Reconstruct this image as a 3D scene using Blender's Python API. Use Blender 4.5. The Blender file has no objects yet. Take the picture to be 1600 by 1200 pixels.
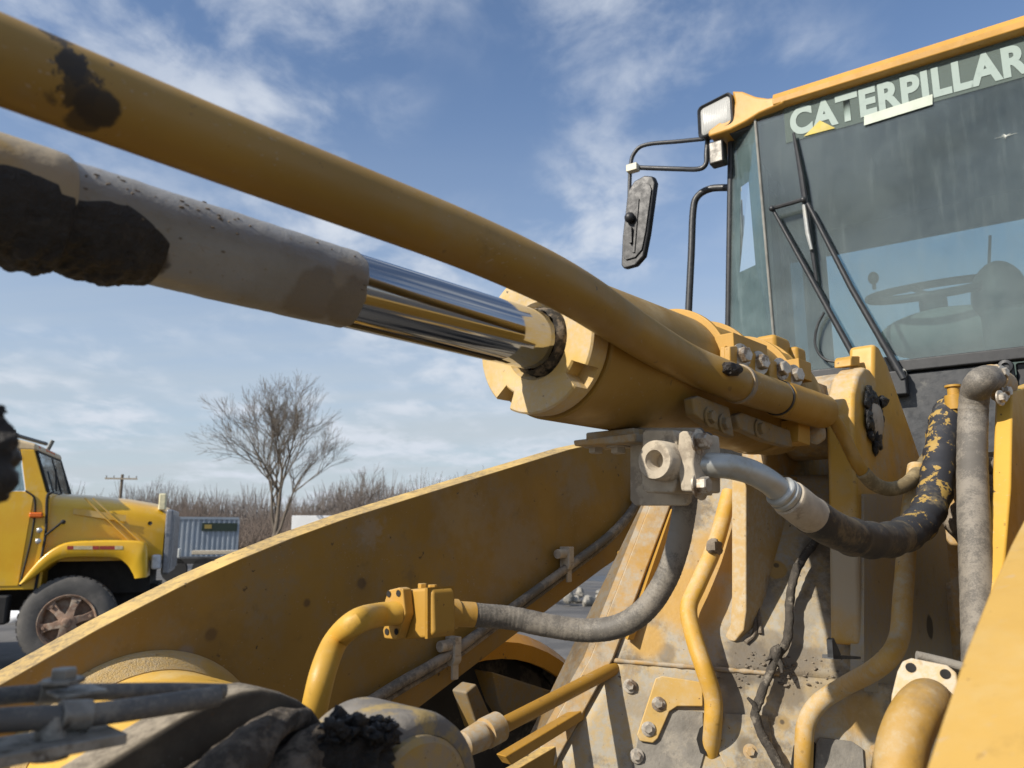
import bpy, bmesh, math, random
from mathutils import Vector, Matrix, noise
random.seed(7)
V = Vector
scene = bpy.context.scene
# ------------------------------------------------------------------ camera, sky, sun, exposure
CAMH = 1.75
PITCH = math.atan(230 / 1200)
cam = bpy.data.cameras.new('camera'); camo = bpy.data.objects.new('camera', cam)
scene.collection.objects.link(camo); scene.camera = camo
camo.location = (0, 0, CAMH); camo.rotation_euler = (math.pi / 2 + PITCH, 0, 0)
cam.sensor_width = 36; cam.lens = 27; cam.clip_start = 0.02; cam.clip_end = 3000
cam.dof.use_dof = True; cam.dof.focus_distance = 1.75; cam.dof.aperture_fstop = 6.5
SUN = V((-0.6814, -0.4633, 0.566)).normalized()
world = bpy.data.worlds.new('World'); scene.world = world; world.use_nodes = True
wt = world.node_tree; wt.nodes.clear()
def wn(t, **k):
    n = wt.nodes.new(t)
    for a, b in k.items(): setattr(n, a, b)
    return n
wo = wn('ShaderNodeOutputWorld'); wb = wn('ShaderNodeBackground')
sky = wn('ShaderNodeTexSky', sky_type='NISHITA', sun_disc=False)
sky.sun_elevation = math.asin(SUN.z); sky.sun_rotation = math.atan2(SUN.x, SUN.y)
sky.air_density = 1.0; sky.dust_density = 0.9; sky.ozone_density = 4.5; sky.altitude = 100
wb.inputs['Strength'].default_value = 0.115
tc = wn('ShaderNodeTexCoord'); sx = wn('ShaderNodeSeparateXYZ'); wt.links.new(tc.outputs['Generated'], sx.inputs[0])
def wm(op, a, b=None, clamp=False):
    n = wn('ShaderNodeMath', operation=op, use_clamp=clamp)
    for i, q in enumerate((a, b)):
        if q is None: continue
        if isinstance(q, (int, float)): n.inputs[i].default_value = q
        else: wt.links.new(q, n.inputs[i])
    return n.outputs[0]
den = wm('ADD', wm('MAXIMUM', sx.outputs[2], 0.0), 0.13)
cx = wm('DIVIDE', sx.outputs[0], den); cy = wm('DIVIDE', sx.outputs[1], den)
cb = wn('ShaderNodeCombineXYZ'); wt.links.new(cx, cb.inputs[0]); wt.links.new(cy, cb.inputs[1])
def wnoise(scale, det, rough, loc, sc=(1, 1, 1), rot=0, dist=0.0):
    mp = wn('ShaderNodeMapping'); mp.inputs['Location'].default_value = loc; mp.inputs['Scale'].default_value = sc
    mp.inputs['Rotation'].default_value = (0, 0, rot); wt.links.new(cb.outputs[0], mp.inputs[0])
    nz = wn('ShaderNodeTexNoise'); nz.inputs['Scale'].default_value = scale; nz.inputs['Detail'].default_value = det
    nz.inputs['Roughness'].default_value = rough; nz.inputs['Distortion'].default_value = dist; wt.links.new(mp.outputs[0], nz.inputs['Vector']); return nz.outputs['Fac']
def wramp(f, a, b):
    m = wn('ShaderNodeMapRange', interpolation_type='SMOOTHSTEP'); m.inputs[1].default_value = a; m.inputs[2].default_value = b
    wt.links.new(f, m.inputs[0]); return m.outputs[0]
SO = (4.7, 12.3)
big_ = wnoise(1.15, 3, 0.5, (SO[0], SO[1], 0), (1.0, 0.75, 1), 0.35)
fin_ = wnoise(4.2, 9, 0.58, (SO[0] + 2.2, SO[1] + 1.1, 0), (1.1, .85, 1), 0.45, 0.25)
cirrus = wm('MULTIPLY', wramp(big_, 0.41, 0.60), wramp(wm('ADD', wm('MULTIPLY', big_, 0.5), wm('MULTIPLY', fin_, 0.75)), 0.55, 0.80))
# pale veil that thickens with the length of air looked through
veil = wramp(wnoise(0.5, 7, 0.6, (1.3, 4.2, 0), (.4, 1.9, 1)), 0.30, 0.68)
low = wramp(sx.outputs[2], 0.58, 0.03)
lowm = wm('MULTIPLY', low, wm('ADD', wm('MULTIPLY', veil, 0.42), 0.62), True)
fac = wm('ADD', wm('MULTIPLY', lowm, 0.93), 0.05, True)
mix0 = wn('ShaderNodeMix', data_type='RGBA'); wt.links.new(fac, mix0.inputs['Factor']); wt.links.new(sky.outputs[0], mix0.inputs['A'])
mix0.inputs['B'].default_value = (3.55, 3.95, 4.3, 1)
mixc = wn('ShaderNodeMix', data_type='RGBA'); wt.links.new(wm('MULTIPLY', cirrus, 0.92), mixc.inputs['Factor']); wt.links.new(mix0.outputs['Result'], mixc.inputs['A'])
mixc.inputs['B'].default_value = (4.5, 4.85, 5.4, 1)
wt.links.new(mixc.outputs['Result'], wb.inputs[0]); wt.links.new(wb.outputs[0], wo.inputs[0])
sl = bpy.data.lights.new('sun', 'SUN'); sl.energy = 4.7; sl.angle = math.radians(0.55); sl.color = (1.0, 0.93, 0.82)
so = bpy.data.objects.new('sun', sl); scene.collection.objects.link(so); so.rotation_euler = SUN.to_track_quat('Z', 'Y').to_euler(); so.location = (-6, -5, 9)
scene.view_settings.view_transform = 'Standard'; scene.view_settings.look = 'None'
scene.view_settings.exposure = 0.42; scene.view_settings.gamma = 1
scene.render.engine = 'CYCLES'; scene.cycles.max_bounces = 8; scene.cycles.transparent_max_bounces = 16
scene.render.resolution_x = 1024; scene.render.resolution_y = 768

# ------------------------------------------------------------------ measuring frames
# machine frame: u = to the rear of the loader, l = to the loader's own left, z = height above the eye (eye at 1.75 m)
cP, sP = math.cos(PITCH), math.sin(PITCH)
U_ = V((.6796, .7336, 0)); L_ = V((.7336, -.6796, 0)); Z_ = V((0, 0, 1)); EYE = V((0, 0, CAMH))
def ray(px, py):
    x = (px - 800) / 1200; y = (600 - py) / 1200
    return V((x, cP - sP * y, sP + cP * y))
def M(u, l, z): return EYE + U_ * u + L_ * l + Z_ * z
def PL(px, py, p0, n):
    r = ray(px, py); return EYE + r * ((p0 - EYE).dot(n) / r.dot(n))
def PLl(px, py, l): return PL(px, py, M(0, l, 0), L_)
def PLu(px, py, u): return PL(px, py, M(u, 0, 0), U_)
def PD(px, py, d): return EYE + ray(px, py) * d
def mc(p): q = p - EYE; return (q.dot(U_), q.dot(L_), q.z)
CL = -.809; CZ = .309          # tilt cylinder axis
def cyl_u(px, py): return mc(PLl(px, py, CL))[0]

# ------------------------------------------------------------------ mesh helpers
col = scene.collection
class B:
    def __init__(s): s.v = []; s.f = []
    def add(s, vs, fs):
        o = len(s.v); s.v += [tuple(x) for x in vs]; s.f += [tuple(i + o for i in f) for f in fs]; return s
    def box(s, c, a, b, d, hx, hy, hz):
        a = a.normalized() * hx; b = b.normalized() * hy; d = d.normalized() * hz
        vs = [c + a * i + b * j + d * k for i in (-1, 1) for j in (-1, 1) for k in (-1, 1)]
        return s.add(vs, [(0, 1, 3, 2), (4, 6, 7, 5), (0, 4, 5, 1), (2, 3, 7, 6), (0, 2, 6, 4), (1, 5, 7, 3)])
    def mbox(s, u0, u1, l0, l1, z0, z1):
        return s.box(M((u0 + u1) / 2, (l0 + l1) / 2, (z0 + z1) / 2), U_, L_, Z_, abs(u1 - u0) / 2, abs(l1 - l0) / 2, abs(z1 - z0) / 2)
    def prism(s, pts, ext):
        n = len(pts); vs = list(pts) + [p + ext for p in pts]
        return s.add(vs, [tuple(range(n)), tuple(range(2 * n - 1, n - 1, -1))] + [(i, i + n, (i + 1) % n + n, (i + 1) % n) for i in range(n)])
    def tube(s, path, r, sides=20, cap=True, rfun=None):
        n = len(path); rs = r if isinstance(r, (list, tuple)) else [r] * n
        t = []
        for i in range(n):
            d = path[min(i + 1, n - 1)] - path[max(i - 1, 0)]
            t.append(d.normalized() if d.length > 1e-9 else (t[-1] if t else Z_))
        a = t[0].orthogonal().normalized(); vs = []
        for i in range(n):
            a = (a - t[i] * a.dot(t[i])); a = a.normalized() if a.length > 1e-6 else t[i].orthogonal().normalized()
            b = t[i].cross(a)
            for k in range(sides):
                an = 2 * math.pi * k / sides; rr = rs[i] * (rfun(i, an, path[i]) if rfun else 1)
                vs.append(path[i] + (a * math.cos(an) + b * math.sin(an)) * rr)
        fs = [(i * sides + k, i * sides + (k + 1) % sides, (i + 1) * sides + (k + 1) % sides, (i + 1) * sides + k) for i in range(n - 1) for k in range(sides)]
        if cap: fs += [tuple(range(sides - 1, -1, -1)), tuple(range((n - 1) * sides, n * sides))]
        return s.add(vs, fs)
    def lathe(s, c, ax, prof, sides=64, cap=False):
        # prof: (distance along axis, radius)
        ax = ax.normalized(); a = ax.orthogonal().normalized(); b = ax.cross(a); vs = []
        for h, r in prof:
            for k in range(sides):
                an = 2 * math.pi * k / sides; vs.append(c + ax * h + (a * math.cos(an) + b * math.sin(an)) * r)
        n = len(prof)
        fs = [(i * sides + k, i * sides + (k + 1) % sides, (i + 1) * sides + (k + 1) % sides, (i + 1) * sides + k) for i in range(n - 1) for k in range(sides)]
        if cap: fs += [tuple(range(sides - 1, -1, -1)), tuple(range((n - 1) * sides, n * sides))]
        return s.add(vs, fs)
    def loft(s, secs, closed=True, cap=True):
        n = len(secs[0]); vs = [p for q in secs for p in q]; m = n if closed else n - 1
        fs = [(i * n + k, i * n + (k + 1) % n, (i + 1) * n + (k + 1) % n, (i + 1) * n + k) for i in range(len(secs) - 1) for k in range(m)]
        if cap and closed: fs += [tuple(range(n - 1, -1, -1)), tuple(range((len(secs) - 1) * n, len(secs) * n))]
        return s.add(vs, fs)
    def blob(s, c, rx, ry, rz, ax=None, amp=.3, freq=8, seg=20, seed=0, up=None):
        A = (ax or (U_, L_, Z_)); vs = []; fs = []
        rings = max(6, seg // 2 + 2)
        for i in range(rings + 1):
            th = math.pi * i / rings
            for k in range(seg):
                ph = 2 * math.pi * k / seg
                d = A[0] * (math.sin(th) * math.cos(ph) * rx) + A[1] * (math.sin(th) * math.sin(ph) * ry) + A[2] * (math.cos(th) * rz)
                p = c + d; q = p * freq + V((seed * 7.3, seed * 3.1, 0))
                e = noise.fractal(q, 0.9, 2.1, 4)
                vs.append(c + d * (1 + amp * e))
        for i in range(rings):
            for k in range(seg): fs.append((i * seg + k, (i + 1) * seg + k, (i + 1) * seg + (k + 1) % seg, i * seg + (k + 1) % seg))
        return s.add(vs, fs)
    def hexbolt(s, p, ax, r=.012, h=.012, washer=True, wr=1.55):
        ax = ax.normalized()
        if washer: s.lathe(p, ax, [(0, 0.001), (0, r * wr), (.003, r * wr), (.0032, r * wr * .95), (.0032, .001)], 20)
        a = ax.orthogonal().normalized(); b = ax.cross(a); ph = (p.x * 37 + p.z * 91) % 1
        ring = lambda rr, hh: [p + ax * hh + (a * math.cos(math.pi / 3 * k + ph) + b * math.sin(math.pi / 3 * k + ph)) * rr for k in range(6)]
        return s.loft([ring(r, 0), ring(r, h * .9), ring(r * .86, h)])
def obj(b, name, m, parent=None, smooth=38, bevel=0, seg=2, label=None, cat=None, group=None, kind=None):
    me = bpy.data.meshes.new(name); me.from_pydata(b.v, [], b.f)
    bm = bmesh.new(); bm.from_mesh(me); bmesh.ops.recalc_face_normals(bm, faces=bm.faces); bm.to_mesh(me); bm.free()
    if smooth:
        me.polygons.foreach_set('use_smooth', [True] * len(me.polygons)); me.set_sharp_from_angle(angle=math.radians(smooth))
    me.materials.append(m); o = bpy.data.objects.new(name, me); col.objects.link(o)
    if bevel:
        md = o.modifiers.new('edge', 'BEVEL'); md.width = bevel; md.segments = seg; md.limit_method = 'ANGLE'; md.angle_limit = math.radians(35); md.harden_normals = True
    return tag(attach(o, parent), label, cat, group, kind)
def wmat(p): return Matrix.Translation(p.location) if p.parent is None else Matrix.Identity(4)   # parts are built in place
def attach(o, parent):
    if parent is not None:
        o.parent = parent; o.matrix_parent_inverse = wmat(parent).inverted()
    return o
def tag(o, label=None, cat=None, group=None, kind=None):
    for k, x in (('label', label), ('category', cat), ('group', group), ('kind', kind)):
        if x: o[k] = x
    return o
def empty(name, loc, label, cat, group=None):
    o = bpy.data.objects.new(name, None); col.objects.link(o); o.location = loc; o.empty_display_size = .2
    return tag(o, label, cat, group)
def catmull(pts, n=8):
    out = []
    P = [pts[0] * 2 - pts[1]] + list(pts) + [pts[-1] * 2 - pts[-2]]
    for i in range(1, len(P) - 2):
        a, b, c, d = P[i - 1:i + 3]
        for k in range(n):
            t = k / n
            out.append(.5 * ((2 * b) + (c - a) * t + (2 * a - 5 * b + 4 * c - d) * t * t + (3 * b - a - 3 * c + d) * t ** 3))
    out.append(pts[-1].copy()); return out
def rnd(a, b): return a + (b - a) * random.random()

# ------------------------------------------------------------------ materials (object coordinates are metres in the world)
class Mat:
    def __init__(s, name):
        s.m = bpy.data.materials.new(name); s.m.use_nodes = True; s.t = s.m.node_tree; s.t.nodes.clear()
        s.out = s.t.nodes.new('ShaderNodeOutputMaterial'); s.tc = s.t.nodes.new('ShaderNodeTexCoord').outputs['Object']
    def n(s, ty, **k):
        q = s.t.nodes.new(ty)
        for a, b in k.items(): setattr(q, a, b)
        return q
    def put(s, sock, x):
        if isinstance(x, bpy.types.NodeSocket): s.t.links.new(x, sock)
        elif isinstance(x, (tuple, list)) and len(x) == 3 and sock.type == 'RGBA': sock.default_value = (*x, 1)
        else: sock.default_value = x
    def noise(s, scale, det=4, rough=.55, sc=None, dist=0, off=0, vec=None):
        v = vec or s.tc
        if sc or off:
            mp = s.n('ShaderNodeMapping'); mp.inputs['Scale'].default_value = sc or (1, 1, 1); mp.inputs['Location'].default_value = (off, off * .7, off * 1.3)
            s.t.links.new(v, mp.inputs[0]); v = mp.outputs[0]
        q = s.n('ShaderNodeTexNoise'); q.inputs['Scale'].default_value = scale; q.inputs['Detail'].default_value = det
        q.inputs['Roughness'].default_value = rough; q.inputs['Distortion'].default_value = dist; s.t.links.new(v, q.inputs['Vector']); return q.outputs['Fac']
    def ramp(s, f, a, b, c=0., d=1.):
        q = s.n('ShaderNodeMapRange', interpolation_type='SMOOTHSTEP')
        for i, x in enumerate((a, b, c, d)): q.inputs[i + 1].default_value = x
        s.t.links.new(f, q.inputs[0]); return q.outputs[0]
    def math(s, op, a, b=0., clamp=False):
        q = s.n('ShaderNodeMath', operation=op, use_clamp=clamp); s.put(q.inputs[0], a); s.put(q.inputs[1], b); return q.outputs[0]
    def mix(s, f, a, b):
        q = s.n('ShaderNodeMix', data_type='RGBA'); s.put(q.inputs['Factor'], f); s.put(q.inputs['A'], a); s.put(q.inputs['B'], b); return q.outputs['Result']
    def fmix(s, f, a, b):
        q = s.n('ShaderNodeMix', data_type='FLOAT'); s.put(q.inputs[0], f); s.put(q.inputs[2], a); s.put(q.inputs[3], b); return q.outputs[0]
    def near(s, p, r, soft=.5, wob=.35, freq=14):
        q = s.n('ShaderNodeVectorMath', operation='DISTANCE'); s.put(q.inputs[0], s.tc); q.inputs[1].default_value = p
        d = s.math('ADD', q.outputs['Value'], s.math('MULTIPLY', s.math('SUBTRACT', s.noise(freq / max(r, .02) * .06, 4, .6, off=p[0] * 3 + 1), .5), wob * r * 2))
        return s.ramp(d, r, r * (1 - soft))
    def bump(s, h, strength=.3, dist=.002, nrm=None):
        q = s.n('ShaderNodeBump'); q.inputs['Strength'].default_value = strength; q.inputs['Distance'].default_value = dist
        s.put(q.inputs['Height'], h)
        if nrm: s.put(q.inputs['Normal'], nrm)
        return q.outputs[0]
    def bsdf(s, color, rough=.5, metal=0., nrm=None, **k):
        q = s.n('ShaderNodeBsdfPrincipled'); s.put(q.inputs['Base Color'], color); s.put(q.inputs['Roughness'], rough); s.put(q.inputs['Metallic'], metal)
        if nrm: s.put(q.inputs['Normal'], nrm)
        for a, b in k.items(): s.put(q.inputs[a.replace('_', ' ')], b)
        s.t.links.new(q.outputs[0], s.out.inputs[0]); return q
YEL = (.42, .232, .036)
DUST = (.40, .325, .225)
def paint(name, base=YEL, dust=.25, dustcol=DUST, rough=.53, chips=.5, stains=(), seed=0., bumpy=.15, fine=70, streak=.2, faded=None, bdist=.0012, toplit_col=None, grime=0):
    m = Mat(name)
    c = m.mix(m.ramp(m.noise(5, 3, .5, off=seed), .3, .75), tuple(x * .88 for x in base), tuple(min(1, x * 1.08) for x in base))
    if faded: c = m.mix(m.ramp(m.noise(3.3, 5, .6, off=seed + 9), .42, .72, 0, .75), c, faded)
    c = m.mix(m.ramp(m.noise(7, 6, .7, sc=(1, 1, .16), off=seed + 3), .5, .85, 0, streak), c, tuple(x * .45 for x in base))
    d1 = m.noise(6.5, 8, .68, off=seed + 5)
    geo = m.n('ShaderNodeNewGeometry'); sp = m.n('ShaderNodeSeparateXYZ'); m.t.links.new(geo.outputs['Normal'], sp.inputs[0])
    if toplit_col: c = m.mix(m.math('MULTIPLY', m.ramp(sp.outputs[2], .62, .85), m.ramp(m.noise(15, 6, .65, off=seed + 4), .25, .55, .55, 1.)), c, toplit_col)  # up-facing faces take a lighter colour: sunlight put into the paint
    upb = m.ramp(sp.outputs[2], .1, 1., 0., .10)
    th = .78 - dust * .62
    dm = m.ramp(m.math('ADD', d1, upb), th - .1, th + .14)
    dm2 = m.math('MULTIPLY', m.ramp(m.noise(fine, 5, .7, off=seed), .35, .7), min(.9, .25 + dust))
    dm = m.math('MULTIPLY', dm, m.math('ADD', dm2, .38), True)
    c = m.mix(dm, c, dustcol)
    r = m.fmix(dm, m.ramp(m.noise(22, 4, .6, off=seed + 1), .3, .7, rough - .07, rough + .1), .9)
    if chips:
        ch = m.math('MULTIPLY', m.ramp(m.noise(58, 3, .5, off=seed + 2), .70 - .02 * chips, .725), m.ramp(m.noise(6, 2, .5, off=seed + 7), .40, .62))
        c = m.mix(m.math('MULTIPLY', ch, min(1, .6 + chips * .4), True), c, (.045, .03, .02))
    sc1 = m.math('MULTIPLY', m.ramp(m.noise(240, 2, .5, sc=(.05, .8, 1), off=seed + 11), .66, .72), m.ramp(m.noise(8, 3, .6, off=seed + 12), .48, .6))
    sc2 = m.math('MULTIPLY', m.ramp(m.noise(210, 2, .5, sc=(.8, .06, .9), off=seed + 13), .67, .73), m.ramp(m.noise(7, 3, .6, off=seed + 14), .5, .62))
    c = m.mix(m.math('MULTIPLY', m.math('MAXIMUM', sc1, sc2), .55), c, tuple(min(1, x * .6 + .16) for x in base))
    c = m.mix(m.math('MULTIPLY', m.ramp(m.noise(17, 7, .72, off=seed + 17), .58, .75), .45), c, tuple(x * .38 + .01 for x in base))
    rs_ = m.math('MULTIPLY', m.ramp(m.noise(120, 2, .5, off=seed + 21), .72, .76), m.ramp(m.noise(11, 2, .5, off=seed + 22), .45, .6)); c = m.mix(m.math('MULTIPLY', rs_, .8), c, (.10, .045, .018))
    if grime:
        c = m.mix(m.math('MULTIPLY', m.ramp(m.math('ADD', m.noise(4.5, 8, .7, off=seed + 31), m.math('MULTIPLY', m.noise(60, 4, .7, off=seed + 33), .12)), .56, .68), grime), c, (.135, .112, .084)); c = m.mix(m.math('MULTIPLY', m.ramp(m.noise(6, 9, .72, sc=(1, 1, .3), off=seed + 37), .56, .66), grime * .75), c, (.24, .15, .06))
    for st in stains:
        p, rr, cl, am = st[:4]; c = m.mix(m.math('MULTIPLY', m.near(p, rr, *(st[4:])), am), c, cl); r = m.fmix(m.math('MULTIPLY', m.near(p, rr), am), r, .6)
    nb = m.bump(m.noise(fine * 2.2, 4, .6, off=seed), bumpy, bdist)
    nb = m.bump(m.noise(9, 3, .5, off=seed), bumpy, .004, nb)
    m.bsdf(c, r, 0., nb, Specular_IOR_Level=.45); return m.m
def plain(name, colr, rough=.6, metal=0., var=.2, scale=20, bumpy=.2, bdist=.002, col2=None, th=(.45, .65), det=5):
    m = Mat(name); f = m.noise(scale, det, .62)
    c = m.mix(m.ramp(f, .25, .75), tuple(x * (1 - var) for x in colr), tuple(min(1, x * (1 + var)) for x in colr))
    if col2: c = m.mix(m.ramp(m.noise(scale * .55, 6, .7, off=4), *th), c, col2)
    m.bsdf(c, m.ramp(m.noise(scale * 2, 3), .3, .7, max(0, rough - .08), min(1, rough + .08)), metal, m.bump(m.noise(scale * 3, 5, .65), bumpy, bdist)); return m.m

# ------------------------------------------------------------------ material set
m_yel = paint('loader_paint', dust=.18, seed=1)
m_arm = paint('arm_paint', base=(.26, .150, .026), toplit_col=(.62, .42, .135), dust=.40, dustcol=(.23, .17, .09), seed=2, chips=.8, streak=.35, stains=[  # arm's top band coloured lighter to carry the sunlight on it
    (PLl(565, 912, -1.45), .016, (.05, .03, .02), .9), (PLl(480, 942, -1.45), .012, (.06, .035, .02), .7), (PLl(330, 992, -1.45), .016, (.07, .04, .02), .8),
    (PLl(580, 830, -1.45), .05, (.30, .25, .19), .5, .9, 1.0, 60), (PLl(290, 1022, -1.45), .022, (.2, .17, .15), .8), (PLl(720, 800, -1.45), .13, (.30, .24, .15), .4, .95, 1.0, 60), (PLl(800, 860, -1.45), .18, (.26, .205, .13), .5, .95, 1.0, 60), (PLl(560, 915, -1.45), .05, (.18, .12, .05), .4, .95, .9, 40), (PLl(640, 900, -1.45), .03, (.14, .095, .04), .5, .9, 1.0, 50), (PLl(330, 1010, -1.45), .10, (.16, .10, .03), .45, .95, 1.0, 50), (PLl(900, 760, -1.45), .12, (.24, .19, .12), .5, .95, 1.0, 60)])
m_near = paint('near_arm_paint', base=(.40, .225, .035), toplit_col=(.46, .285, .07), faded=(.47, .31, .10), dust=.22, dustcol=(.45, .34, .16), seed=5, chips=1.0, fine=40, bumpy=.25, stains=[
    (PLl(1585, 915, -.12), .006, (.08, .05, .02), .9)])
m_tube = paint('tube_paint', base=(.34, .18, .022), dust=.14, dustcol=(.36, .26, .13), seed=3, rough=.48, chips=.35, streak=.15)
m_barrel = paint('barrel_paint', base=(.27, .155, .026), dust=.26, dustcol=(.36, .27, .14), seed=6, rough=.48, chips=.3)
m_shade = paint('shaded_grimy_paint', base=(.25, .15, .03), dust=.6, dustcol=(.20, .165, .115), seed=9, rough=.6, chips=.3, fine=45, bumpy=.3)  # dusty paint made darker: shade below the tube put into the colour
m_dusty = paint('dusty_paint', base=(.42, .235, .045), dust=.62, dustcol=(.36, .31, .235), grime=.6, seed=8, rough=.65, chips=.3, fine=45, bumpy=.3)
m_gland = paint('gland_paint', base=(.50, .33, .09), dust=.5, dustcol=(.47, .39, .28), seed=11, rough=.5, chips=.6, fine=120, bumpy=.3)
m_bolt = plain('bolt_steel', (.40, .36, .30), .45, .55, .3, 60, .2, .0006, (.20, .14, .09), (.5, .62))
m_zinc = plain('zinc_steel', (.40, .405, .38), .46, .55, .15, 22, .2, .0008, (.34, .31, .24), (.5, .68))
m_block = plain('dusty_block', (.40, .345, .265), .85, 0, .18, 30, .4, .0015, (.25, .21, .16), (.52, .62))
m_black = plain('black_steel', (.022, .023, .025), .45, 0, .3, 30, .2, .001, (.06, .058, .052), (.55, .75))
m_dark = plain('dark_void', (.012, .011, .010), .9)
m_mud = plain('wet_mud', (.016, .012, .009), .55, 0, .5, 60, .8, .006, (.04, .03, .022), (.55, .7))
m_drymud = plain('dry_mud', (.20, .165, .125), .95, 0, .3, 40, .8, .006, (.13, .105, .08), (.48, .62))
m_greymud = plain('grey_mud', (.20, .185, .16), .92, 0, .22, 26, .6, .004, (.30, .27, .22), (.5, .66))
m_grease = plain('grease', (.010, .009, .008), .38, 0, .4, 80, .9, .006)
# polished rod
mm = Mat('chrome'); st = mm.noise(160, 3, .6, sc=(1, 1, 1)); mm.bsdf((.38, .385, .395), mm.ramp(mm.noise(9, 4), .3, .7, .05, .14), 1., mm.bump(mm.noise(7, 3), .04, .002)); m_chrome = mm.m
# dust-caked rod with wet patches
mm = Mat('dusty_rod'); base = mm.mix(mm.ramp(mm.noise(11, 6, .65), .35, .7), (.225, .215, .195), (.27, .268, .262))
for px, py, rr, cl, am in [(470, 470, .045, (.17, .145, .115), .85), (150, 405, .035, (.045, .036, .028), 1), (205, 405, .028, (.05, .04, .03), 1), (100, 370, .03, (.05, .04, .03), 1), (95, 325, .016, (.16, .11, .05), .8), (510, 425, .03, (.25, .215, .165), .8), (525, 475, .04, (.16, .135, .105), .85)]:
    base = mm.mix(mm.math('MULTIPLY', mm.near(M(cyl_u(px, py), CL + .040, mc(PLl(px, py, CL + .04))[2]), rr, .25, .5), am), base, cl)
base = mm.mix(mm.ramp(mm.noise(75, 4, .7), .60, .72), base, (.20, .165, .12))
mm.bsdf(base, mm.ramp(mm.noise(5, 3), .4, .65, .36, .6), 0, mm.bump(mm.noise(140, 5, .7), .5, .002), Specular_IOR_Level=.6); m_rod = mm.m
mm = Mat('rod_collar_paint'); c = mm.mix(mm.ramp(mm.noise(14, 5, .6), .5, .72), (.36, .30, .21), (.40, .27, .09))
for px, py, rr in [(20, 380, .032), (60, 375, .025)]: c = mm.mix(mm.near(M(cyl_u(px, py), CL + .045, mc(PLl(px, py, CL + .045))[2]), rr, .25, .5), c, (.03, .024, .018))
mm.bsdf(c, .7, 0, mm.bump(mm.noise(90, 4), .4, .002)); m_collar = mm.m
# tube stain paint (black tar smear on the near end of the tube)
m_tubetar = m_tube.copy(); m_tubetar.name = 'tube_paint_tar'

# rubber
def rubber(name, base, dustc, amount, sc=90, seed=0, bands=0, yellow=False, vec=None):
    m = Mat(name); f = m.math('ADD', m.math('MULTIPLY', m.noise(sc, 6, .75, off=seed), .5), m.math('MULTIPLY', m.noise(sc * .14, 7, .72, off=seed + 4), .5)); g = m.noise(9, 4, .6, off=seed + 2)
    c = m.mix(m.ramp(m.math('ADD', f, m.math('MULTIPLY', m.math('SUBTRACT', g, .5), .7)), .62 - amount * .4, .72 - amount * .25), base, dustc)
    if yellow:
        yf = m.math('ADD', m.noise(48, 5, .65, off=seed + 5), m.math('MULTIPLY', m.math('SUBTRACT', m.noise(13, 2, .5, off=seed + 8), .5), .9))
        c = m.mix(m.ramp(yf, .583, .607), c, (.33, .215, .055))
    m.bsdf(c, .62, 0, m.bump(f, .5, .0015)); return m.m
m_hosegrey = rubber('grey_hose_rubber', (.10, .09, .076), (.205, .182, .148), .55, 300, 1)
m_hoseblack = rubber('black_hose_rubber', (.022, .022, .024), (.115, .09, .055), .42, 70, 2)
m_hosepaint = rubber('painted_hose_rubber', (.022, .023, .028), (.11, .09, .06), .2, 70, 3, yellow=True)
m_hosedust = rubber('dusty_hose_rubber', (.10, .09, .075), (.25, .21, .16), .5, 80, 4)
m_rub = rubber('small_hose_rubber', (.10, .097, .092), (.20, .18, .15), .4, 220, 6)
m_seal = plain('seal_rubber', (.03, .026, .02), .85, 0, .4, 80, .7, .003, (.16, .125, .085), (.46, .6))

# ------------------------------------------------------------------ the yard
def flat(name, pts, z, m, kind='structure'):
    b = B(); b.add([V((x, y, z)) for x, y in pts], [tuple(range(len(pts)))]); return obj(b, name, m, None, 0, kind=kind)
mm = Mat('field_soil'); c = mm.mix(mm.ramp(mm.noise(.05, 5, .6), .35, .65), (.16, .115, .075), (.20, .17, .10)); c = mm.mix(mm.ramp(mm.noise(.8, 5, .7), .45, .7), c, (.11, .085, .06)); mm.bsdf(c, .95, 0, mm.bump(mm.noise(3, 5), .5, .05)); m_field = mm.m
mm = Mat('asphalt'); c = mm.mix(mm.ramp(mm.noise(.7, 6, .65), .35, .7), (.062, .060, .058), (.13, .122, .112)); c = mm.mix(mm.ramp(mm.noise(.23, 5, .7, off=3), .5, .62), c, (.035, .034, .034)); c = mm.mix(mm.ramp(mm.noise(60, 3, .6), .55, .75, 0, .6), c, (.2, .19, .175))
mm.bsdf(c, mm.ramp(mm.noise(.23, 5, .7, off=3), .5, .62, .85, .4), 0, mm.bump(mm.noise(80, 4, .7), .6, .006)); m_asph = mm.m
flat('field', [(-1500, -1500), (1500, -1500), (1500, 1500), (-1500, 1500)], -.03, m_field)
flat('asphalt_yard', [(-60, -30), (40, -30), (45, 47), (-8, 50), (-60, 44)], 0, m_asph)

# ------------------------------------------------------------------ wheel loader
LD = empty('wheel_loader', M(1.6, CL, -CAMH), 'muddy yellow wheel loader filling the foreground with its cab at the right', 'wheel loader')
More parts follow.
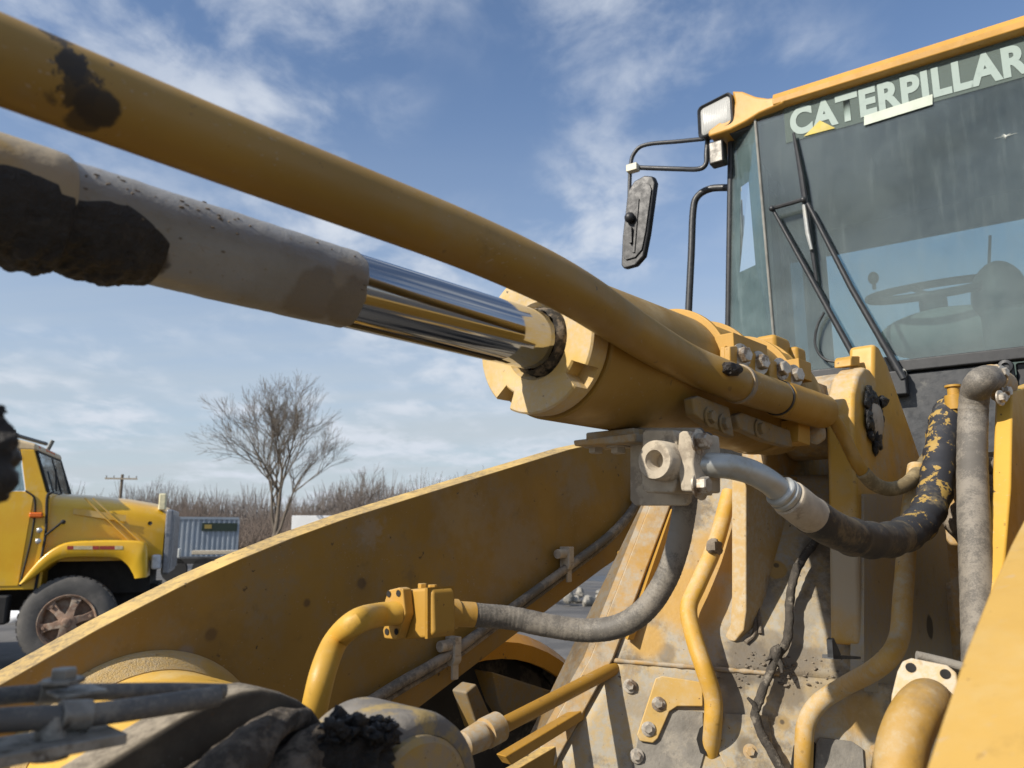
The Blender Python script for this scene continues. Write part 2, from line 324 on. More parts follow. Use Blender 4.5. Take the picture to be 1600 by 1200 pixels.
# --- lift arms: one profile, a plate on each side of the machine
ARM = [(-.45, -.70), (-.2, -.56), (.0, -.45), (.2, -.338), (.386, -.236), (.52, -.166), (.60, -.128), (.681, -.091), (.78, -.052), (.89, -.013), (1.021, .028), (1.3, .104), (1.822, .244), (2.05, .292), (2.2, .29), (2.31, .22), (2.33, .1), (2.25, -.0), (2.1, -.07),
       (1.971, -.116), (1.6, -.263), (1.164, -.437), (.8, -.60), (.3, -.86), (-.45, -1.2)]
def arm_plate(l0, l1, name, m, lab):
    b = B(); b.prism([M(u, l0, z) for u, z in ARM], L_ * (l1 - l0) + Z_ * .007); return obj(b, name, m, LD, 12, .0025, 2, label=lab)
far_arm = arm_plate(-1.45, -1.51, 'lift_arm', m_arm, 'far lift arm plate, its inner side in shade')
near_arm = arm_plate(-.163, -.085, 'lift_arm', m_near, 'near lift arm plate at the lower right corner')
# boss and weld ring on the far arm
bc = mc(PLl(215, 1245, -1.45)); bc = (bc[0], bc[1], bc[2])
def ringsec(r0, r1, h0, h1): return [(h0, r0), (h1, r1)]
br = (PLl(205, 1052, -1.42) - M(*bc)).length * .97
b = B(); b.lathe(M(bc[0], -1.45, bc[2]), L_, [(-.02, br + .030), (.002, br + .030), (.010, br + .027), (.022, br + .019), (.032, br + .008), (.040, br + .002), (.041, br - .02)], 90)
weld = obj(b, 'weld_ring', paint('weld_paint', base=(.46, .29, .07), dust=.4, dustcol=(.42, .33, .2), seed=16, chips=1.2, fine=150, bumpy=.7, bdist=.003), far_arm)
b = B(); b.lathe(M(bc[0], -1.45, bc[2]), L_, [(.0, br), (.30, br), (.31, br - .01), (.31, .01)], 90)
obj(b, 'cross_tube', paint('cross_tube_paint', base=(.56, .33, .05), dust=.25, dustcol=(.55, .42, .2), seed=15, chips=1.3, fine=110, bumpy=.4), far_arm)
# hose-line with clamps along the far arm
line_px = [(545, 1118), (620, 1070), (705, 1020), (800, 950), (890, 884), (950, 838), (985, 800), (1000, 770), (1004, 735)]
pth = catmull([PLl(x, y, -1.425) for x, y in line_px], 6)
b = B(); b.tube(pth, .0125, 14); grease_line = obj(b, 'arm_line', m_hosedust, far_arm)
b = B(); b.tube([p + Z_ * -.022 + U_ * .012 - L_ * .014 for p in pth], .007, 10); obj(b, 'arm_line', m_hosedust, far_arm)
for x, y in ((708, 1028), (886, 882)):
    p = PLl(x, y, -1.425); b = B()
    b.tube([p - U_ * .012 + Z_ * .0, p + U_ * .012], .018, 14); b.box(p + Z_ * .028, U_, L_, Z_, .011, .018, .022); b.box(p - Z_ * .025 + L_ * .006, U_, L_, Z_, .010, .004, .024)
    b.tube([p + Z_ * .03 - U_ * .045 , p + Z_ * .032 + U_ * .004], .0135, 12)
    obj(b, 'line_clamp', m_block, far_arm, bevel=.002)
# --- tilt cylinder
AX = lambda u, a=0, r=0: M(u, CL + r * math.cos(a), CZ + r * math.sin(a))
BR = .127
b = B(); b.lathe(AX(0), U_, [(.972, .05), (.972, BR - .003), (.975, BR), (1.80, BR), (1.83, BR - .003), (1.87, BR - .018), (1.895, BR - .045), (1.905, .06), (1.91, .01)], 96)
TC = obj(b, 'tilt_cylinder', m_barrel, LD)
# gland nut with four spanner notches
def gland():
    b = B(); N = 180; u0, u1 = .925, .958; ri = .070; outl = []
    notch = [53, 143, 235, 323]; half = 8.0; rec = []
    for k in range(N):
        a = 360 * k / N; d = min(abs((a - q + 180) % 360 - 180) for q in notch)
        rec.append(.094 if d < half else .1225)
    ang = [2 * math.pi * k / N for k in range(N)]
    prof = [lambda k: (u1, rec[k]), lambda k: (u0 + .003, rec[k]), lambda k: (u0, rec[k] - .003), lambda k: (u0, .086), lambda k: (u0 + .004, .078), lambda k: (u0 + .006, .066), lambda k: (u0 + .022, .0575), lambda k: (u0 + .026, .052)]
    vs = []
    for pf in prof:
        for k in range(N): uu, r = pf(k); vs.append(AX(uu, ang[k], r))
    fs = [(i * N + k, i * N + (k + 1) % N, (i + 1) * N + (k + 1) % N, (i + 1) * N + k) for i in range(len(prof) - 1) for k in range(N)]
    b.add(vs, fs)
    b.lathe(AX(0), U_, [(.957, .05), (.957, .1215), (.966, .1215), (.967, .118), (.973, .118)], 96)
    return b
obj(gland(), 'gland_nut', m_gland, TC, 30)
b = B(); b.lathe(AX(0), U_, [(.922, .0500), (.926, .053), (.934, .0575), (.945, .0585), (.952, .0585)], 64)
pts = b.v; b.v = [tuple(V(p) + (V(p) - AX(mc(V(p))[0])).normalized() * .003 * noise.fractal(V(p) * 90, 1, 2, 3)) for p in pts]
obj(b, 'wiper_seal', m_seal, TC)
ue = cyl_u(540, 455)
b = B(); b.lathe(AX(0), U_, [(ue - .05, .0495), (.94, .0495)], 96); obj(b, 'chrome_rod', m_chrome, TC)
# dust-caked stretch of rod, with a crumbling edge
b = B(); secs = []; u = -.38
us = []
while u < ue - .004: us.append(u); u += .008
us += [ue - .003, ue, ue + .0008]
for i, uu in enumerate(us):
    s_ = []
    for k in range(72):
        a = 2 * math.pi * k / 72; p = AX(uu, a, .05); nz = noise.fractal(p * 45, 1, 2, 4)
        r = .0512 + .0007 * nz + (.0016 * max(0, noise.noise(p * 16)) if uu < ue - .02 else 0)
        if i == len(us) - 1: r = .0494
        s_.append(AX(uu + (.004 * noise.fractal(p * 60, 1, 2, 3) if i >= len(us) - 3 else 0), a, r))
    secs.append(s_)
b.loft(secs, cap=False); obj(b, 'dusty_rod', m_rod, TC, 60, label='dust-caked stretch of the cylinder rod')
uc_ = cyl_u(95, 290)
b = B(); b.lathe(AX(0), U_, [(-.40, .056), (uc_ - .02, .0562), (uc_ - .004, .0555), (uc_ + .002, .052)], 72); obj(b, 'rod_collar', m_collar, TC)
# crumbs along the rod
b = B()
for k in range(46):
    uu = rnd(.18, ue) if k % 3 else rnd(.22, .40); a = math.radians(rnd(-20, 80)) if k < 14 else math.radians(rnd(24, 40))
    b.blob(AX(uu, a, .0513), rnd(.0008, .003), rnd(.0006, .002), rnd(.0006, .0018), amp=.4, freq=200, seg=7, seed=k)
obj(b, 'dirt_crumbs', m_drymud, TC, 0, kind='stuff')
# saddle brackets on the barrel, pads and clamp plates for the long tube
def arc_rib(u0, u1, a0, a1, r0, r1, n=26):
    b = B(); secs = []
    for k in range(n + 1):
        a = math.radians(a0 + (a1 - a0) * k / n); secs.append([AX(u0, a, r0), AX(u1, a, r0), AX(u1, a, r1), AX(u0, a, r1)])
    b.loft(secs); return b
for (ua, ub) in ((1.335, 1.475), (1.64, 1.70)):
    b = arc_rib(ua, ua + .013, 14, 112, BR - .004, BR + .013); r = arc_rib(ub - .013, ub, 14, 112, BR - .004, BR + .013); b.add(r.v, r.f)
    r0, r1 = BR + .004, BR + .0125; q = arc_rib(ua + .013, ub - .013, 16, 40, r0, r1, 10); b.add(q.v, q.f)
    b.box(AX((ua + ub) / 2, math.radians(18), BR + .012), U_, V(L_), Z_, (ub - ua) / 2 + .004, .02, .022)
    obj(b, 'saddle_bracket', m_yel, TC, 30, .002)
b = B(); b.lathe(AX(0), U_, [(1.70, BR + .001), (1.715, BR + .004), (1.725, BR + .004), (1.735, BR + .001)], 96); obj(b, 'weld_bead', m_barrel, TC)
LP = -.652
def at_lp(px, py, l=LP): return PLl(px, py, l)
for (bx, poly) in (([(1158, 556), (1186, 567)], [(1141, 541), (1150, 540), (1192, 555), (1192, 600), (1150, 588), (1141, 580)]),
                   ([(1219, 577), (1241, 587)], [(1203, 564), (1210, 563), (1250, 580), (1250, 612), (1212, 602), (1203, 598)])):
    b = B(); b.prism([at_lp(x, y) for x, y in poly], L_ * -.014); obj(b, 'clamp_plate', m_yel, TC, 30, .003)
    b = B(); b.prism([at_lp(x - 8, y - 1, LP - .018) for x, y in poly], L_ * -.012); obj(b, 'clamp_plate', m_yel, TC, 30, .003)
    for x, y in bx:
        b = B(); b.hexbolt(at_lp(x, y, LP + .0005), L_ - U_ * .25 + Z_ * .05, .0155, .017); obj(b, 'bolt', m_bolt, TC, 30)
# lugs at the rear top of the barrel
b = B(); b.mbox(1.70, 1.79, CL + .02, CL + .075, CZ + .10, CZ + .148); obj(b, 'lug', m_yel, TC, 30, .012, 3)
b = B(); b.mbox(1.775, 1.83, CL + .045, CL + .095, CZ + .085, CZ + .128); obj(b, 'lug', m_yel, TC, 30, .010, 3)
# hanging tabs under the tube
for (pl, bl) in (([(1082, 622), (1092, 618), (1140, 636), (1146, 668), (1148, 684), (1112, 668), (1086, 648)], [(1108, 652), (1130, 662)]), ([(1150, 648), (1160, 644), (1235, 672), (1240, 700), (1200, 690), (1156, 670)], [(1185, 670)])):
    b = B(); b.prism([at_lp(x, y, -.675) for x, y in pl], L_ * -.02); obj(b, 'hanging_tab', m_shade, TC, 30, .004)
    for x, y in bl:
        b = B(); b.hexbolt(at_lp(x, y, -.674), L_, .012, .012); obj(b, 'bolt', m_shade, TC, 30)
b = B(); b.prism([at_lp(x, y, -.664) for x, y in [(1248, 655), (1266, 660), (1266, 696), (1248, 690)]], L_ * -.04); obj(b, 'support_post', m_yel, TC, 30, .002)
b = B(); b.blob(at_lp(1275, 676, -.672), .02, .02, .026, amp=.25, freq=40, seg=16); obj(b, 'grease_cap', m_dusty, TC)
# the eye behind the barrel
b = B(); b.lathe(M(2.13, CL - .075, CZ), L_, [(0, .05), (0, .115), (.15, .115), (.15, .05)], 48); b.mbox(1.88, 2.1, CL - .06, CL + .06, CZ - .07, CZ + .07); obj(b, 'cylinder_eye', m_dusty, TC, 30)
# --- the long steel tube beside the cylinder
tp = [PD(0, 94, .60) + (PD(0, 94, .60) - PD(400, 250, .765)).normalized() * q for q in (1.3, .7, .3, .12)] + [PD(0, 94, .60), PD(400, 250, .765), PD(700, 365, .925), PD(830, 422, 1.01)]
bend = [(905, 462, 1.085), (960, 498, 1.165), (1020, 537, 1.265), (1075, 568, 1.37)]
t2 = [PD(x, y, d) for x, y, d in bend] + [PLl(1130, 591, -.652), PLl(1153, 600, -.649), PLl(1190, 613, -.645), PLl(1250, 632, -.645), PLl(1286, 644, -.645)]
pth = catmull(tp + t2, 10)
b = B(); b.tube(pth, .0345, 40)
m_tt = paint('long_tube_paint', base=(.285, .165, .03), dust=.24, dustcol=(.26, .20, .115), seed=3, rough=.48, chips=.35, streak=.15,
    stains=[(PD(105, 105, .612), .017, (.02, .015, .01), .95, .2, 1.0, 40), (PD(80, 68, .615), .015, (.02, .015, .01), .9, .2, 1.1, 50), (PD(155, 172, .625), .021, (.022, .016, .011), .95, .25, .35, 20), (PD(125, 140, .615), .018, (.025, .018, .012), .9, .3, .9, 40), (PD(85, 165, .60), .014, (.04, .025, .012), .8, .4, .6, 30), (PD(52, 52, .61), .009, (.02, .015, .01), .9, .2, 1.1, 50), (PD(130, 195, .63), .018, (.03, .02, .012), .85, .3, .4, 20)])
LT = obj(b, 'hydraulic_tube', m_tt, LD, label='long yellow steel tube running past the cylinder')
def ring_on(px, py, l, r0, w, m, name, parent, ax=None):
    p = PLl(px, py, l); b = B(); b.lathe(p, ax or U_, [(-w / 2, r0 - .01), (-w / 2, r0), (w / 2, r0), (w / 2, r0 - .01)], 40); return obj(b, name, m, parent, 30)
d2 = (PLl(1250, 632, -.645) - PLl(1190, 613, -.645)).normalized()
ring_on(1153, 600, -.649, .0375, .012, m_dusty, 'joint_ring', LT, d2)
ring_on(1214, 621, -.645, .0365, .006, m_black, 'joint_ring', LT, d2)
b = B(); b.tube([PLl(1216, 622, -.645), PLl(1284, 643, -.645)], .0385, 32); obj(b, 'tube_sleeve', m_tube, LT, 30, .004)
b = B(); b.blob(PLl(1142, 577, -.62), .022, .014, .011, amp=.6, freq=60, seg=18); obj(b, 'mud_lump', m_mud, LT)
# small bent line and hose from the tube end
sp = [PLl(1284, 641, -.645), PLl(1300, 652, -.64), PLl(1318, 682, -.63), PLl(1338, 722, -.61), PLl(1352, 742, -.60)]
b = B(); b.tube(catmull(sp, 6), .0145, 16); b.lathe(PLl(1288, 645, -.642), d2, [(-.01, .012), (-.01, .02), (.012, .02), (.012, .012)], 20); sl_ = obj(b, 'small_line', m_tube, LD)
sp = [PLl(1348, 738, -.601), PLl(1366, 756, -.59), PLl(1390, 764, -.57), PLl(1415, 757, -.55), PLl(1434, 738, -.545), PLl(1452, 712, -.55)]
b = B(); b.tube(catmull(sp, 6), .0165, 16); obj(b, 'small_hose', rubber('tan_hose', (.16, .12, .06), (.30, .23, .12), .5, 60, 9), sl_)
# --- port block under the barrel, with its bracket, boss, split flange and bolts
b = B(); b.prism([PLu(895, 688, 1.12), PLu(992, 676, 1.12), PLu(992, 690, 1.12), PLu(897, 697, 1.12)], U_ * .10); b.prism([PLu(915, 676, 1.14), PLu(990, 668, 1.14), PLu(990, 684, 1.14), PLu(915, 690, 1.14)], U_ * .06)
PB = obj(b, 'port_bracket', m_dusty, LD, 30, .003)
for x, y in ((931, 706), (966, 706)):
    b = B(); b.hexbolt(PLu(x, y - 9, 1.17), -Z_, .014, .014); obj(b, 'bolt', m_block, PB, 30)
b = B(); b.prism([PLu(x, y, 1.175) for x, y in [(984, 668), (1092, 668), (1092, 690), (1076, 785), (1070, 790), (992, 790), (984, 782)]], U_ * .012); obj(b, 'back_plate', m_block, PB, 30, .003)
b = B(); b.prism([PLu(x, y, 1.10) for x, y in [(1003, 676), (1008, 671), (1052, 671), (1057, 690), (1057, 752), (1052, 770), (1008, 770), (1002, 764)]], U_ * .08); blk = obj(b, 'port_block', m_block, PB, 30, .005, 3)
pc = PLu(1022, 719, 1.062)
b = B(); b.lathe(pc, U_, [(.05, .0125), (.035, .0125), (.008, .0125), (.003, .0165), (.0, .0168), (0, .0295), (.004, .0325), (.05, .0335), (.06, .034)], 56); b.lathe(pc + U_ * .03, U_, [(0, .0), (0, .014)], 24)
obj(b, 'port_boss', m_block, PB, 40)
b = B(); b.prism([PLu(x, y, 1.09) for x, y in [(1060, 676), (1066, 673), (1084, 674), (1086, 700), (1083, 725), (1086, 745), (1086, 768), (1064, 768), (1060, 745), (1057, 720)]], U_ * .085); fl_ = obj(b, 'split_flange', m_block, PB, 30, .004, 3)
for x, y, mt in ((1090, 690, m_bolt), (1090, 758, m_bolt), (1093, 688, m_mud), (1094, 762, m_block)):
    uu = 1.105 if mt is m_bolt else 1.145
    b = B(); b.hexbolt(PLu(x, y, uu), L_, .0135, .020); obj(b, 'bolt', mt if mt is not m_mud else m_black, PB, 30)
# --- silver elbow and the big patched hose
el = [PD(1086, 727, 1.255), PD(1112, 727, 1.25), PD(1140, 729, 1.245), PD(1172, 737, 1.245), PD(1200, 752, 1.25), PD(1222, 770, 1.26)]
b = B(); b.tube(catmull(el, 7), .0205, 32); b.lathe(PD(1089, 727, 1.255), L_, [(-.02, .026), (.0, .029), (.007, .029), (.008, .020)], 32)
EL = obj(b, 'silver_elbow', m_zinc, LD)
big = [PD(1205, 755, 1.252), PD(1222, 770, 1.26), PD(1240, 784, 1.27), PD(1262, 801, 1.29), PD(1300, 826, 1.34), PD(1345, 842, 1.42), PD(1395, 842, 1.53), PD(1435, 820, 1.63), PD(1458, 780, 1.72), PD(1467, 730, 1.80), PD(1474, 680, 1.87), PD(1482, 648, 1.92), PD(1500, 632, 1.96)]
bp = catmull(big, 12); nb_ = len(bp)
b = B(); b.tube(bp[8:14], [.0215, .026, .0275, .0275, .0275, .026], 36); b.tube(bp[13:19], [.0265, .0285, .0285, .0285, .0285, .0265], 36); obj(b, 'collar', m_zinc, EL, 30)
b = B(); b.tube(bp[18:41], [.028, .0305] + [.031] * 18 + [.0315, .0315, .029], 36); obj(b, 'hose_ferrule', m_block, EL, 30)
rr = [.0325 + (.0030 if (i % 7) < 2 else 0) * (1 if i > 50 else 0) + .00005 * max(0, i - 60) for i in range(nb_)]
b = B(); b.tube(bp[38:76], rr[38:76], 32); BH = obj(b, 'patched_hose', m_hoseblack, LD, label='thick black hose with flaking yellow paint')
b = B(); b.tube(bp[75:], [x + .0004 for x in rr[75:]], 32); obj(b, 'painted_stretch', m_hosepaint, BH)
# --- tall grey hose at the right with its elbow and flange
gh = [PLl(1562, 600, -.36), PLl(1548, 592, -.36), PLl(1532, 596, -.37), PLl(1523, 618, -.39), PLl(1520, 660, -.40), PLl(1519, 720, -.40), PLl(1521, 800, -.39), PLl(1525, 880, -.38), PLl(1529, 960, -.37), PLl(1532, 1030, -.36), PLl(1535, 1130, -.34)]
gd = []
for p in gh: gd.append(p)
b = B(); b.tube(catmull(gd, 30), [.030 + .0007 * noise.noise(V((i * .12, 0, 0))) + .0003 * random.random() for i in range(301)], 36, True, lambda i, a, p: 1 + .02 * noise.noise(p * 70)); GH = obj(b, 'grey_hose', m_hosegrey, LD, label='tall grey dusty hose beside the cab front')
fp = PLl(1562, 602, -.36)
b = B(); b.box(fp + U_ * .01, U_, L_, Z_, .03, .018, .034); b.box(fp + U_ * .01 + Z_ * .0, U_, L_, Z_, .042, .008, .045); obj(b, 'hose_flange', m_dusty, GH, 30, .004)
b = B(); b.tube([gh[0] + U_ * .02, gh[1]], .033, 24); obj(b, 'hose_cuff', m_dusty, GH)
for x, y in ((1565, 583), (1570, 612), (1562, 622)):
    b = B(); b.hexbolt(PLl(x, y, -.338), L_ - U_ * .3, .011, .013); obj(b, 'bolt', m_bolt, GH, 30)
# fitting cap between the hoses
p = PLl(1493, 640, -.47); b = B(); b.lathe(p, Z_, [(0, .0), (0, .022), (.035, .022), (.037, .014), (.055, .014), (.056, .019), (.061, .019), (.062, 0)], 24); obj(b, 'fitting_cap', m_yel, LD, 30)
# --- bent yellow tube, flange pair and the low hose
yt = [PD(478, 1180, 1.15), PD(494, 1095, 1.12), PD(508, 1040, 1.14), PD(526, 1000, 1.21), PD(556, 972, 1.175), PD(590, 961, 1.26), PD(622, 958, 1.285)]
b = B(); b.tube(catmull(yt, 9), .0195, 32); YT = obj(b, 'bent_tube', paint('bent_tube_paint', base=(.52, .30, .04), dust=.2, dustcol=(.5, .4, .25), seed=21, chips=.9), LD, label='bent yellow tube rising in front of the far arm')
fu = mc(PD(618, 958, 1.285))[0]
b = B(); b.prism([PLu(x, y, fu) for x, y in [(606, 922), (622, 918), (629, 920), (633, 960), (620, 1000), (600, 998), (597, 985), (607, 960), (600, 940)]], U_ * .02); f1 = obj(b, 'flange_plate', m_yel, YT, 30, .003)
b = B(); b.prism([PLu(x, y, fu + .021) for x, y in [(626, 922), (670, 918), (676, 925), (678, 990), (672, 997), (628, 1000)]], U_ * .05); obj(b, 'flange_block', m_yel, YT, 30, .006, 3)
b = B(); b.prism([PLu(x, y, fu + .015) for x, y in [(664, 920), (668, 918), (668, 998), (664, 998)]], U_ * .06); obj(b, 'flange_seam', m_tube, YT, 30)
for x, y in ((607, 928), (622, 927), (604, 987), (619, 987)):
    b = B(); b.lathe(PLu(x, y, fu - .0015), U_, [(0, 0), (0, .0055)], 14); obj(b, 'bolt_hole', m_dark, YT, 0)
for x, y in ((660, 919), (676, 921)):
    b = B(); b.hexbolt(PLu(x, y, fu + .06), Z_, .008, .008, False); obj(b, 'bolt', m_yel, YT, 30)
low = [PD(676, 958, 1.36), PD(712, 959, 1.385), PD(745, 961, 1.40), PD(800, 966, 1.42), PD(860, 978, 1.42), PD(920, 985, 1.41), PD(970, 977, 1.39), PD(1010, 950, 1.375), PD(1040, 905, 1.37), PD(1058, 855, 1.37), PD(1068, 805, 1.37), PD(1073, 765, 1.37)]
lp = catmull(low, 9); lpf = catmull(low, 27)
b = B(); b.tube(lp[:9], .0165, 24); b.tube(lp[8:18], [.0225] * 10, 28); b.lathe(lp[8], (lp[9] - lp[8]), [(-.012, .017), (-.012, .026), (.006, .026), (.008, .022)], 28); obj(b, 'coupling', m_yel, YT, 30)
b = B(); b.tube(lpf[51:], [.0210 + .0007 * noise.noise(V((i * .7, 1, 0))) + .0004 * random.random() for i in range(len(lpf) - 51)], 32, True, lambda i, a, p: 1 + .015 * noise.noise(p * 120)); obj(b, 'low_hose', m_hosegrey, LD, label='grey dusty hose curving up to the port block')
# --- pin plates carrying the rear of the cylinder
def pin_plate(l0, l1):
    px = [(1345, 1010), (1341, 860), (1338, 740), (1334, 660), (1335, 615), (1342, 585), (1352, 573), (1360, 576), (1366, 585), (1367, 536), (1374, 541), (1388, 570), (1404, 616), (1424, 672), (1446, 735), (1470, 800), (1490, 1010)]
    b = B(); b.prism([PLl(x, y, -.66) + L_ * (l0 + .66) for x, y in px], L_ * (l1 - l0)); return b
PP = obj(pin_plate(-.66, -.73), 'pin_plate', paint('pin_plate_paint', base=(.48, .27, .04), dust=.4, dustcol=(.42, .35, .25), seed=31, rough=.5, chips=.3, streak=.1, stains=[(PLl(1335, 900, -.66), .16, (.34, .29, .21), .8, .6, .6), (PLl(1325, 760, -.7), .07, (.34, .27, .16), .7, .7, .8), (PLl(1310, 620, -.72), .06, (.40, .33, .22), .7, .7, .8)]), LD, 30, .012, 3, label='upright yellow plate holding the cylinder pin')
obj(pin_plate(-.89, -.96), 'pin_plate', m_dusty, LD, 30, .008, 3)
b = B(); b.prism([PLl(x, y, -.69) for x, y in [(1330, 560), (1332, 556), (1344, 556), (1344, 572), (1330, 572)]], L_ * -.045); obj(b, 'stop_lug', m_yel, PP, 30, .004)
pp = PLl(1366, 655, -.655)
b = B(); secs = []
b.lathe(pp, L_, [(-.01, .055), (.006, .052), (.012, .038), (.016, .02), (.016, 0)], 40); obj(b, 'pin_head', m_block, PP)
b = B()
for k in range(46):
    a = rnd(0, 2 * math.pi); r = rnd(.035, .066); q = pp + (U_ * math.cos(a) * r * (.85) + Z_ * math.sin(a) * r * 1.15) + L_ * .004 - U_ * .012
    b.blob(q, rnd(.008, .02), rnd(.004, .010), rnd(.010, .024), amp=.6, freq=70, seg=12, seed=k)
b.blob(PLl(1378, 628, -.645), .02, .014, .014, amp=.5, freq=60, seg=16, seed=99)
obj(b, 'grease_ring', m_grease, PP, 60)
# --- sloping nose of the loader frame: lower plate A, upper plate B
def mvec(u, l, z): return (U_ * u + L_ * l + Z_ * z).normalized()
nB = mvec(-.72, .52, .46); B0 = M(1.81, -.93, -.26)
def NB(px, py, h=0): return PL(px, py, B0 + nB * h, nB)
S1 = NB(958, 1032); S2 = NB(1320, 1062); sd_ = (S2 - S1).normalized()
nA = mvec(-.86, .46, .22); nA = (nA - sd_ * nA.dot(sd_)).normalized()
def NA(px, py, h=0): return PL(px, py, S1 + nA * h, nA)
def onnose(px, py, h=0):
    return NA(px, py, h) if py > 1032 + (px - 958) * .083 else NB(px, py, h)
oil = (.10, .085, .065); cream = (.36, .33, .27); yel2 = (.46, .275, .065)
stn = [(NB(1190, 930), .05, (.24, .215, .175), .7, .6, .9), (NB(1250, 960), .06, (.26, .235, .19), .7, .6, .9), (NA(1150, 1100), .05, (.22, .19, .15), .7, .6, .9), (NA(1060, 1130), .06, (.25, .225, .185), .6, .6, .9), (NA(1000, 1100), .05, (.28, .24, .18), .7, .6, .8), (NB(1213, 890), .030, (.40, .25, .07), .95, .25, .25), (NB(1213, 884), .009, (.10, .07, .03), .9), (NB(1205, 1000), .035, (.20, .17, .125), .75), (NB(1170, 1030), .085, (.13, .11, .085), .9, .5, .8), (NB(1250, 1030), .08, (.15, .125, .095), .85, .6, .9), (NA(1230, 1085), .05, (.17, .14, .1), .85, .6, .9), (NA(1140, 1060), .04, (.17, .14, .1), .8, .6, .9),
       (NB(1453, 980), .022, (.05, .045, .038), .9, .3), (NB(1040, 1020), .030, (.15, .12, .085), .7), (NA(1224, 1130), .020, (.30, .21, .09), .9), (NA(1222, 1128), .007, (.08, .06, .04), .9), (NA(1165, 1165), .030, (.15, .12, .08), .85, .5, .5), (NB(1270, 850), .05, (.12, .105, .085), .8, .5, .8), (NB(1185, 860), .012, (.2, .17, .13), .7),
       (NB(1070, 930), .12, yel2, .85, .5), (NB(1010, 1000), .06, yel2, .8, .5), (NB(1130, 860), .10, yel2, .8, .5), (NA(1290, 1080), .06, (.30, .24, .15), .7), (NA(1350, 1120), .06, yel2, .6)]
m_nose = paint('frame_paint', base=(.44, .30, .11), dust=.86, dustcol=cream, grime=.75, seed=41, rough=.75, chips=.4, fine=50, bumpy=.45, stains=stn, streak=.3, bdist=.002)
def patch(c00, c10, c11, c01, nrm, n=30, amp=.003):
    b = B(); rows = []
    for i in range(n + 1):
        f = i / n; a_ = c00.lerp(c01, f); e_ = c10.lerp(c11, f); rows.append([])
        for j in range(n + 1):
            p = a_.lerp(e_, j / n); ed = min(1, min(i, n - i, j, n - j) / 2); rows[-1].append(p + nrm * amp * ed * noise.fractal(p * 7, 1, 2, 3))
    b.loft(rows, closed=False); return b
tl_, tr_ = NB(1066, 742), NB(1345, 742)
bb = patch(S1, NB(1345, 1064), tr_, tl_, nB); aa = patch(NA(776, 1360), NA(1640, 1360), NA(1640, 1090), S1, nA)
NO = obj(bb, 'frame_nose', m_nose, LD, 30, label='sloping dusty nose of the loader frame')
md = NO.modifiers.new('thickness', 'SOLIDIFY'); md.thickness = .02; md.offset = 1 if NO.data.polygons[0].normal.dot(nB) < 0 else -1
o = obj(aa, 'nose_plate', m_nose, NO, 30); md = o.modifiers.new('thickness', 'SOLIDIFY'); md.thickness = .02; md.offset = 1 if o.data.polygons[0].normal.dot(nA) < 0 else -1
# flat side rail on the nose's left edge
b = B(); b.loft([[q, q - sd_ * .055, q - sd_ * .055 - nn * .05, q - nn * .05] for q, nn in ((NA(776, 1360) + nA * .012, nA), (S1 + nB * .012, nB), (tl_ + nB * .012, nB))]); obj(b, 'side_rail', m_dusty, NO, 30, .004)
b = B(); w0 = [NA(776, 1360), S1.copy(), tl_.copy()]; w0 = [q - sd_ * .057 - U_ * .0 for q in w0]; b.prism(w0 + [w0[2] + U_ * .5, w0[0] + U_ * .9], -sd_ * .015); obj(b, 'side_wall', m_dusty, NO, 30)
# side wall of the pedestal, facing the near arm
b = B(); b.prism([PLl(x, y, -.654) for x, y in [(1350, 772), (1530, 772), (1600, 800), (1600, 1100), (1350, 1080)]], L_ * -.03); PW = obj(b, 'pedestal_side', paint('pedestal_paint', base=(.36, .27, .13), dust=.8, dustcol=(.30, .265, .21), seed=43, rough=.75, chips=.2, fine=60, bumpy=.3, stains=[(PLl(1453, 980, -.654), .036, (.05, .045, .038), .9, .3), (PLl(1380, 900, -.654), .1, (.35, .23, .06), .4, .6)]), NO, 30)
# seam bead
b = B(); b.tube([S1.lerp(S2, k / 40) + nB * .004 * noise.noise(V((k * .6, 0, 0))) for k in range(30)], [.0055 + .002 * noise.noise(V((k * .8, 5, 0))) for k in range(30)], 10); obj(b, 'weld_seam', m_dusty, NO)
# rib below the cylinder
b = B(); b.prism([PLu(x, y, 1.80) for x, y in [(1143, 735), (1166, 735), (1166, 955), (1162, 985), (1148, 1003), (1130, 1000), (1141, 975), (1143, 930)]], U_ * .42)
RB = obj(b, 'centre_rib', paint('rib_paint', base=(.44, .27, .07), dust=.55, dustcol=(.46, .38, .26), seed=33, chips=.4), NO, 30, .004)
for pts in ([(1200, 835), (1178, 870), (1176, 940), (1180, 985), (1165, 1004)], [(1212, 812), (1186, 862), (1184, 940), (1188, 990)]):
    b = B(); b.tube(catmull([NB(x, y, .004) for x, y in pts], 6), .005, 8); obj(b, 'weld_seam', m_drymud, NO)
b = B()
for k in range(170):
    x = random.gauss(1222, 45); y = random.gauss(1048, 14); s_ = rnd(.2, 1) ** 4; b.blob(onnose(x, y, .0), .0012 + .006 * s_, .0012 + .0055 * s_, .0008 + .0022 * s_, amp=.6, freq=90, seg=7, seed=k)
obj(b, 'dirt_crumbs', m_drymud, NO, 60, kind='stuff')
